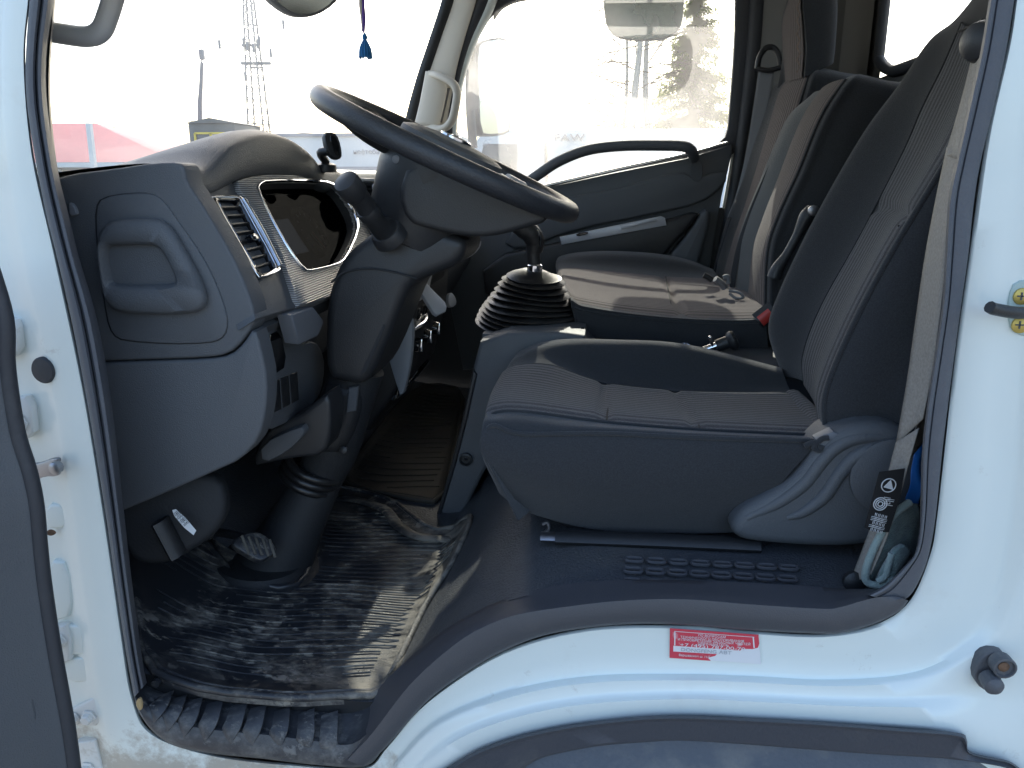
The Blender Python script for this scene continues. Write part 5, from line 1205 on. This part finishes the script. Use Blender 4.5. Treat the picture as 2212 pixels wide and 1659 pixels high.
crumple('cloth_fold', [PX([(1945,1175)], .06)+PX([(1925,1190)], .052)+PX([(1905,1225)], .05)+PX([(1895,1255)], .05),
                       PX([(1958,1190)], .07)+PX([(1940,1205)], .055)+PX([(1925,1230)], .05)+PX([(1915,1258)], .05),
                       PX([(1950,1215)], .075)+PX([(1940,1222)], .06)+PX([(1930,1238)], .055)+PX([(1925,1256)], .055)], 'towel', TW, .004, 4.1, .008)
tube('hem', PX([(1965,1085)], .08)+PX([(1930,1112)], .066)+PX([(1905,1150)], .06)+PX([(1885,1190)], .058)+PX([(1872,1225)], .056)+PX([(1870,1252)], .056)+PX([(1885,1263)], .054)+PX([(1912,1262)], .05)+PX([(1922,1245)], .048), .0048, 'towel_edge', TW, 8, 5)
tube('hem', PX([(1926,1195)], .048)+PX([(1918,1225)], .046)+PX([(1912,1245)], .046)+PX([(1896,1256)], .048), .004, 'towel_edge', TW, 8, 5)
BB = thing('plastic_bag', at(1985, 1090, Y=.2), 'bright blue plastic bag tucked behind the driver seat', 'bag')
crumple('film', [PX([(1972,955),(1988,965),(1996,1000)], .14), PX([(1964,1035),(1980,1038),(1992,1050)], .12), PX([(1955,1085),(1972,1095),(1985,1105)], .14), PX([(1960,1110),(1980,1120),(1995,1130)], .2)], 'blue_bag', BB, .008, 7.7, .001)
BG = thing('plastic_wrapper', at(1835, 1200, Y=.21), 'scrap of bright blue plastic under the recliner cover', 'wrapper')
crumple('film', [PX([(1808,1188),(1830,1190),(1850,1192)], .22), PX([(1812,1200),(1832,1202),(1848,1203)], .21), PX([(1822,1210),(1836,1212),(1845,1212)], .205)], 'blue_bag', BG, .004, 2.2, .001)
# hanging charm in front of the windscreen
HC = thing('hanging_charm', at(790, 125, Y=.86), 'purple cord charm with a blue tassel hanging at the windscreen', 'charm')
tube('cord', [at(784, -60, Y=.86), at(784, 10, Y=.86), at(786, 40, Y=.86), at(786, 72, Y=.86)], [.0035, .004, .0045, .002], 'tassel_purple', HC, 8, 5)
tube('cord_cream', [at(779, -60, Y=.86), at(780, 10, Y=.86), at(782, 40, Y=.86), at(783, 68, Y=.86)], [.003, .005, .003, .002], 'tassel_cream', HC, 8, 5)
lathe('knot', at(788, 80, Y=.86), (0, 0, 1), [(.001, -.008), (.005, -.004), (.006, 0), (.004, .005), (.001, .008)], 'tassel_blue', HC, 12)
for k in range(14):
    a = 2*math.pi*k/14; p = at(788, 84, Y=.86); q = at(790, 124, Y=.86)+Vector((math.cos(a)*.012, math.sin(a)*.012, random.uniform(-.003, .003)))
    tube('tassel_thread', [p, p.lerp(q, .5)+Vector((math.cos(a)*.004, math.sin(a)*.004, 0)), q], .0028, 'tassel_blue', HC, 5, 3)
# magnetic phone holder on the dash
PH = thing('phone_holder', at(728, 345, Y=.64), 'small black magnetic phone holder on top of the dashboard', 'phone holder')
php = (at(720, 312, Y=.62), Vector((.72, -.66, .2)).normalized())
hh = slab('magnet_pad', [(700,286),(722,284),(734,300),(741,335),(735,344),(718,340),(706,320)], php, .012, 'black_plastic', PH, .003, 2, 1)
slab('pad_face', [(712,292),(724,292),(733,312),(735,334),(724,334),(716,312)], (php[0]+php[1]*.001, php[1]), .003, 'gloss_black', hh, .001, 1, 1)
tube('stem', [onp(715, 325, php)-php[1]*.008, onp(708, 322, php)-php[1]*.03, at(704, 350, Y=.66)], .008, 'black_plastic', PH, 10, 4)
lathe('foot', at(704, 352, Y=.66)-Vector((0, 0, .008)), (0, 0, 1), [(.02, -.01), (.02, .004), (.012, .008)], 'black_plastic', PH, 18)

# ================================================================= STICKER on the sill
SP = (Vector((0, -.0045, 0)), Vector((0, -1, 0)))
ST = thing('sticker', at(1545, 1395, Y=-.0045), 'torn red and white service sticker with phone number on the white sill', 'sticker')
SQ = [(1447,1356),(1638,1370),(1644,1434),(1446,1420)]
def sq(s, t):
    a = Vector(SQ[0]).lerp(Vector(SQ[1]), s); b = Vector(SQ[3]).lerp(Vector(SQ[2]), s); return a.lerp(b, t)
def spoly(nm, st, lift, m): return polyslab(nm, [onp(*sq(*p), SP)+SP[1]*lift for p in st], SP[1], .0003, m, ST, 0)
spoly('backing', [(0, 0), (1, 0), (1, 1), (0, 1)], .0008, 'sticker_white')
spoly('red_field', [(0, 0), (1, 0), (1, .30), (.98, .44), (.92, .50), (.80, .52), (.78, .58), (0, .58)], .0012, 'sticker_red')
spoly('red_band', [(0, .78), (.52, .76), (.50, .82), (.42, .90), (.45, 1), (0, 1)], .0012, 'sticker_red')
spoly('red_side', [(0, .57), (.04, .57), (.04, .79), (0, .79)], .0012, 'sticker_red')
for st in ([(.05, .08), (.95, .08), (.95, .095), (.05, .095)], [(.05, .08), (.062, .08), (.062, .56), (.05, .56)], [(.93, .09), (.945, .09), (.945, .45), (.93, .45)]):
    spoly('border_line', st, .0016, 'sticker_white')
sx = (onp(*sq(1, .5), SP)-onp(*sq(0, .5), SP)); WS = sx.length; sx.normalize(); sz = SP[1].cross(sx); sz = sz if sz.z > 0 else -sz
HS = (onp(*sq(.5, 0), SP)-onp(*sq(.5, 1), SP)).length
def stx(s, sc, t, h, w, m): text('sticker_print', s, onp(*sq(sc, t), SP)+SP[1]*.0018, sx, sz, HS*h, m, ST, 'CENTER', .0001, WS*w)
stx('ПО ВОПРОСАМ', .47, .19, .105, .30, 'sticker_white')
stx('ТЕХНИЧЕСКОГО ОБСЛУЖИВАНИЯ', .47, .29, .105, .70, 'sticker_white')
stx('И ПРИОБРЕТЕНИЯ ЗАПАСНЫХ ЧАСТЕЙ', .49, .375, .105, .80, 'sticker_white')
stx('ОБРАЩАЙТЕСЬ', .48, .455, .10, .34, 'sticker_white')
stx('+7 (495) 787-00-70', .47, .57, .16, .72, 'sticker_white')
stx('DONGFENG АВТ', .40, .73, .15, .56, 'sticker_grey')
stx('Варшавское ш. 11/1', .27, .90, .10, .34, 'sticker_white')

# ================================================================= OUTSIDE
me = bpy.data.meshes.new('ground'); 
bm = bmesh.new(); S = 600
for a in range(-6, 7):
    pass
bmesh.ops.create_grid(bm, x_segments=24, y_segments=24, size=S)
g = finish('ground', bm, 'ground', None); g['kind'] = 'structure'

def far(u, v, Y): return at(u, v, Y=Y)
# red-roofed house
HY = 34
h0 = far(230, 380, HY); h0.z = 0
HS_ = thing('house', h0, 'low house with pale red metal roof beyond the windscreen', 'house')
e0, e1 = far(40, 346, HY), far(384, 350, HY); r1 = far(206, 266, HY+4); r0 = far(30, 258, HY+4)
ez = e1.z; e0.z = ez
r0 = Vector((e0.x-8, HY+4, r1.z)); e0 = Vector((e0.x-12, HY, ez)); b0 = Vector((e0.x, HY+9, ez)); b1 = Vector((e1.x+.6, HY+9, ez))
mesh('roof', [e0, e1, r1, r0, b0, b1], [(0, 1, 2, 3), (1, 5, 2), (3, 2, 5, 4)], 'roof_red', HS_)
bm = bmesh.new(); bar(bm, e0+Vector((0, 0, -.12)), e1+Vector((0, 0, -.12)), .22); finish('fascia', bm, 'wall_white', HS_)
bm = bmesh.new(); w1 = e1.x-.5; vs_ = [bm.verts.new(p) for p in ((e0.x+.4, HY+.6, 0), (w1, HY+.6, 0), (w1, HY+.6, ez), (e0.x+.4, HY+.6, ez), (w1, HY+8.6, 0), (w1, HY+8.6, ez))]
bm.faces.new(vs_[:4]); bm.faces.new((vs_[1], vs_[4], vs_[5], vs_[2])); wl_ = finish('wall', bm, 'wall_cream', HS_)
for k in range(4):
    x = e1.x-2.2-k*2.3
    rbox('window', (x, HY+.57, ez-.95), (1.2, .08, 1.2), 'pane_dark', HS_, .01)
    for dx in (-.6, 0, .6):
        bm = bmesh.new(); bar(bm, (x+dx, HY+.52, ez-1.55), (x+dx, HY+.52, ez-.35), .09); finish('window_frame', bm, 'wall_white', HS_)
    bm = bmesh.new(); bar(bm, (x-.6, HY+.52, ez-.35), (x+.6, HY+.52, ez-.35), .09); finish('window_frame', bm, 'wall_white', HS_)
rbox('chimney_vent', far(70, 288, HY+2)+Vector((0, 0, .2)), (.9, .3, .25), 'wall_white', HS_, .02)
# white post before the house
p = far(200, 366, 26); pz = p.copy(); pz.z = 0
PO = thing('post', pz, 'tall white post standing before the red-roofed house', 'post')
bm = bmesh.new(); bar(bm, pz, far(192, 266, 26), .16); finish('shaft', bm, 'wall_white', PO)
rbox('base', pz+Vector((0, 0, .1)), (.4, .4, .2), 'wall_cream', PO, .02)
# guard booth on a frame
bt = far(458, 300, 24); BW = 1.45
BO = thing('guard_booth', (bt.x, 24, 0), 'dark grey raised guard booth with yellow-framed window', 'booth')
zt = far(458, 266, 24).z; zb_ = zt-2.3; xl = far(408, 290, 24).x; xr = far(508, 290, 24).x; xc = (xl+xr)/2; BW = xr-xl
rbox('cabin', (xc, 25, (zt+zb_)/2), (BW, 2.0, zt-zb_), 'booth_grey', BO, .03)
mesh('roof', [(xl-.08, 23.9, zt), (xr+.08, 23.9, zt), (xr+.08, 26.1, zt), (xl-.08, 26.1, zt), (xc, 23.9, zt+.16), (xc, 26.1, zt+.16)], [(0, 1, 4), (1, 2, 5, 4), (2, 3, 5), (3, 0, 4, 5)], 'booth_grey', BO)
wz1 = far(430, 288, 24).z; wx0, wx1 = far(424, 300, 24).x, far(492, 300, 24).x
for (xa, xb) in ((wx0, (wx0+wx1)/2), ((wx0+wx1)/2, wx1)):
    rbox('pane', ((xa+xb)/2, 23.99, wz1-.5), (xb-xa-.06, .05, 1.0), 'pane_dark' if xa == wx0 else 'wall_cream', BO, .005)
for (a, b) in (((wx0, wz1), (wx1, wz1)), ((wx0, wz1-1), (wx1, wz1-1)), ((wx0, wz1), (wx0, wz1-1)), ((wx1, wz1), (wx1, wz1-1)), (((wx0+wx1)/2, wz1), ((wx0+wx1)/2, wz1-1))):
    bm = bmesh.new(); bar(bm, (a[0], 23.95, a[1]), (b[0], 23.95, b[1]), .06); finish('window_frame', bm, 'yellow_paint', BO)
for sx_ in (xl+.1, xr-.1):
    for y in (24.15, 25.85): bm = bmesh.new(); bar(bm, (sx_, y, 0), (sx_, y, zb_), .12); finish('leg', bm, 'booth_grey', BO)
# slender mast, lattice tower
ma = far(432, 300, 40); ma.z = 0
MS = thing('antenna_mast', ma, 'slender dark mast rising behind the guard booth', 'mast')
tube('pole', [ma, far(432, 264, 40), far(434, 190, 40), far(436, 135, 40)], [.16, .13, .11, .09], 'tower_grey', MS, 8, 2)
tube('tip', [far(436, 135, 40), far(437, 106, 40)], .05, 'tower_grey', MS, 6, 2)
rbox('lamp_head', far(436, 118, 40), (.24, .24, .5), 'tower_grey', MS, .03)
TY = 85
tb0 = far(556, 400, TY); tb0.z = 0
TWR = thing('lattice_tower', tb0, 'tall steel lattice telecom tower with antenna platforms', 'tower')
def tw_c(z):      # half width & centre by height
    p270 = far(556.5, 270, TY); p20 = far(536, 20, TY); t = (z-p270.z)/(p20.z-p270.z)
    return .86*(1-t)+.46*t
cxb = tb0.x; zz = 0; levels = []
ztop = far(536, -80, TY).z
cxt = lambda z: far(556.5, 270, TY).x+(far(536, 20, TY).x-far(556.5, 270, TY).x)*0.0
X0 = far(553, 200, TY).x
legs = [bmesh.new() for _ in range(4)]
def corner(k, z): w = tw_c(z); return Vector((X0+(w if k in (0, 3) else -w), TY+(w if k < 2 else -w), z))
for k in range(4):
    bar(legs[k], corner(k, 0), corner(k, ztop), .13); finish('leg', legs[k], 'tower_grey', TWR)
z = 0; bmx = bmesh.new()
while z < ztop-1:
    s = tw_c(z)*1.5
    for k in range(4):
        bar(bmx, corner(k, z), corner((k+1) % 4, z+s), .055); bar(bmx, corner((k+1) % 4, z), corner(k, z+s), .055); bar(bmx, corner(k, z), corner((k+1) % 4, z), .05)
    z += s
o = finish('bracing', bmx, 'tower_grey', TWR); o['kind'] = 'stuff'
for v, x0, x1, th in ((137, 521, 585, .30), (98, 523, 556, .25), (146, 540, 612, .10), (54, 530, 605, .10), (97, 474, 530, .10)):
    a = far(x0, v, TY); b = far(x1, v, TY); bm = bmesh.new(); bar(bm, a, b, th); finish('platform_arm', bm, 'tower_grey', TWR)
for (u, v) in ((526, 92), (557, 94), (534, 100), (548, 104), (560, 88), (612, 53), (474, 96), (530, 165), (585, 115)):
    rbox('antenna_panel', far(u, v, TY-.9), (.25, .2, .9), 'tower_grey', TWR, .03)
# overhead wires
for k, pts in enumerate((((200, 250), (420, 262), (640, 272), (1000, 292)), ((240, 275), (420, 273), (600, 285), (1000, 300)), ((540, 255), (700, 285), (1000, 330)))):
    w = tube('overhead_wire', [far(u, v, 60) for u, v in pts], .022, 'wire', None, 4, 5)
    tag(w, ('overhead wire strung past the lattice tower, upper one', 'overhead wire strung past the lattice tower, lower one', 'thin wire running down from the lattice tower')[k], 'wire')

# leafless bush clump beyond the house, birches and spruce at the far side
def twigs(bm, p, d, L, r, depth, spread=.5, droop=0):
    q = p+d*L; bar(bm, p, q, r*2)
    if depth == 0: return
    for _ in range(random.choice((2, 3, 3))):
        nd = (d+Vector((random.uniform(-1, 1), random.uniform(-1, 1), random.uniform(-.6, .8)-droop))*spread).normalized()
        twigs(bm, p.lerp(q, random.uniform(.45, 1)), nd, L*random.uniform(.55, .8), r*.6, depth-1, spread, droop)
for k, (u, s) in enumerate(((262, 1.0), (330, .9), (385, .8))):
    b = far(u, 400, 46); b.z = 0
    T = thing('bare_bush', b, ('leafless yellowish bush close behind the red roof', 'leafless bush between the red-roofed house and the guard booth', 'small leafless bush right beside the guard booth')[k], 'bush', 'leafless bushes behind the house')
    bm = bmesh.new()
    for _ in range(9): twigs(bm, Vector((b.x+random.uniform(-.5, .5), b.y, 0)), Vector((random.uniform(-.5, .5), random.uniform(-.4, .4), 1)).normalized(), 2.0*s, .028, 4, .6)
    finish('twigs', bm, 'bush_twig', T, flat=True)
def birch(u, Y, lean, label, w):
    b = far(u, 420, Y); b.z = 0; top = far(u+lean, -260, Y)
    T = thing('birch_tree', b, label, 'tree', 'white-barked birches beyond the passenger window')
    d = (top-b); pts = [b+d*t+Vector((.12*math.sin(t*9+u), .1*math.cos(t*7), 0)) for t in (0, .2, .4, .6, .8, 1)]
    tube('trunk', pts, [w*.8, w*.75, w*.7, w*.5, w*.3, w*.1], 'birch_bark', T, 10, 5)
    bm = bmesh.new()
    for k in range(34):
        t = random.uniform(.18, .98); p = b+d*t; a = random.uniform(0, 6.28)
        twigs(bm, p, Vector((math.cos(a), math.sin(a)*.8, random.uniform(-.1, .7))).normalized(), (1.5-.7*t)*random.uniform(.5, 1.2), .014, 4, .55, .5)
    finish('crown', bm, 'twig', T, flat=True)
birch(1372, 23, 8, 'slim white birch with drooping bare twigs, left of the pair by the spruce', .15)
birch(1408, 24, -10, 'white birch trunk with bare twigs right in front of the spruce', .13)
birch(1348, 28, 4, 'thin pale birch standing a little apart from the spruce', .08)
sb = far(1485, 420, 26); sb.z = 0
SPR = thing('spruce_tree', sb, 'tall yellow-green spruce tree beyond the passenger door window', 'tree')
hgt = far(1475, -30, 26).z
tube('trunk', [sb, sb+Vector((0, 0, hgt*.5)), sb+Vector((0, 0, hgt))], [.22, .14, .02], 'spruce_bark', SPR, 10, 3)
bmb = bmesh.new(); bmn = bmesh.new()
for k in range(420):
    t = random.uniform(.05, .99)**.9; z = hgt*t; L = (1-t)**.7*2.3+.12; a = random.uniform(0, 6.283); L *= random.uniform(.6, 1.1)
    p = sb+Vector((0, 0, z)); d = Vector((math.cos(a), math.sin(a), -.25)).normalized()
    bar(bmb, p, p+d*L, .02)
    n_ = int(14+34*L)
    for j in range(n_):
        s = random.uniform(.15, 1); q = p+d*L*s+Vector((random.gauss(0, .06), random.gauss(0, .06), random.gauss(-.03, .06)))
        dd_ = (d*.7+Vector((random.uniform(-1, 1), random.uniform(-1, 1), random.uniform(-1.3, .1)))).normalized()*random.uniform(.10, .24); sd = dd_.cross(Vector((random.random(), random.random(), 1))).normalized()*.028
        v4 = [bmn.verts.new(q-sd), bmn.verts.new(q+sd), bmn.verts.new(q+dd_)]; bmn.faces.new(v4)
finish('branches', bmb, 'spruce_bark', SPR, flat=True); finish('crown', bmn, 'needle', SPR, flat=True)

# depot building with its lettering behind the windscreen
DPY = 30
x0, x1 = far(560, 330, DPY).x, far(985, 330, DPY).x; zt = far(760, 291, DPY).z
DP = thing('depot_building', ((x0+x1)/2, DPY, 0), 'long white depot building with grey lettering along its wall', 'building')
rbox('wall', ((x0+x1)/2, DPY+3, zt/2), (x1-x0, 6, zt), 'wall_white', DP, .02)
bm = bmesh.new(); bar(bm, (x0-.1, DPY-.05, zt), (x1+.1, DPY-.05, zt), .12); finish('cornice', bm, 'sign_grey', DP)
bm = bmesh.new(); bar(bm, (x0, DPY-.03, far(760, 364, DPY).z), (x1, DPY-.03, far(760, 364, DPY).z), .14); finish('plinth_band', bm, 'sign_grey', DP)
a, b = far(763, 333, DPY-.02), far(850, 336, DPY-.02)
text('lettering', 'нефтебаза  Л', a, (1, 0, 0), (0, 0, 1), .26, 'sign_grey', DP, 'LEFT', .01, (b-a).length*1.02)

# white truck parked alongside, seen through the passenger window
def parked(loc, rz, label):
    T = thing('parked_truck', loc, label, 'truck', 'white trucks parked in the yard')
    Rm = Matrix.Rotation(rz, 3, 'Z'); loc = Vector(loc)
    def W(x, y, z): return loc+Rm@Vector((x, y, z))
    def bx(nm, c, s, m, par, bev=.05): return rbox(nm, W(*c), s, m, par, bev, 3, Rm)
    # cab faces -x ; width along y
    prof = [(-.05, .55), (-.08, 1.3), (.0, 1.55), (.28, 2.55), (.42, 2.72), (1.7, 2.75), (1.75, .6)]
    P = [W(x, -1.05, z) for x, z in prof]; n = Rm@Vector((0, -1, 0))
    cabo = polyslab('cab', P, n, 2.1, 'white_van', T, .05, 3)
    P = [W(x-.015, y, z) for x, y, z in ((.02, -.93, 1.60), (.27, -.9, 2.50), (.27, .9, 2.50), (.02, .93, 1.60))]
    polyslab('windscreen', P, Rm@Vector((-.97, 0, .24)), .01, 'cab_glass', T, .003)
    for s in (-1, 1):
        P = [W(x, s*1.052, z) for x, z in ((.22, 1.62), (.42, 2.45), (1.15, 2.45), (1.15, 1.55))]
        polyslab('side_window', P, Rm@Vector((0, s, 0)), .01, 'cab_glass', T, .002)
        tube('wing_mirror', [W(.0, s*1.22, 2.35), W(.0, s*1.24, 1.75)], .06, 'mirror_frame', T, 8, 2, wide=.12)
        bx('headlight', (-.06, s*.8, .95), (.06, .34, .2), 'cab_glass', T, .02)
        for x in (.75, 4.0):
            lathe('wheel', W(x, s*1.02, .45), Rm@Vector((0, -s, 0)), [(.1, .03), (.26, 0), (.42, .02), (.45, .06), (.45, .24), (.2, .26)], 'tyre', T, 24)
    bx('grille', (-.085, 0, 1.12), (.05, 1.2, .34), 'truck_grille', T, .02)
    bx('bumper', (-.06, 0, .55), (.22, 2.1, .3), 'truck_grille', T, .04)
    bx('box_body', (4.0, 0, 1.75), (4.4, 2.3, 1.95), 'white_van', T, .04)
    bx('chassis', (3.2, 0, .75), (5.6, .9, .25), 'truck_grille', T, .02)
    return T, W, Rm
fx = far(1002, 330, 16)
T1, W1, R1_ = parked((fx.x, 17.1, 0), R(0), 'white truck parked alongside beyond the passenger window')
fa = far(1196, 304, 15.9)
text('lettering', 'FAW', fa, (1, 0, 0), (0, 0, 1), .19, 'sign_grey', T1, 'LEFT', .02, .62)
T2, W2, R2_ = parked((9.5, 3.6, 0), R(4), 'white truck parked behind, showing in the wing mirror')
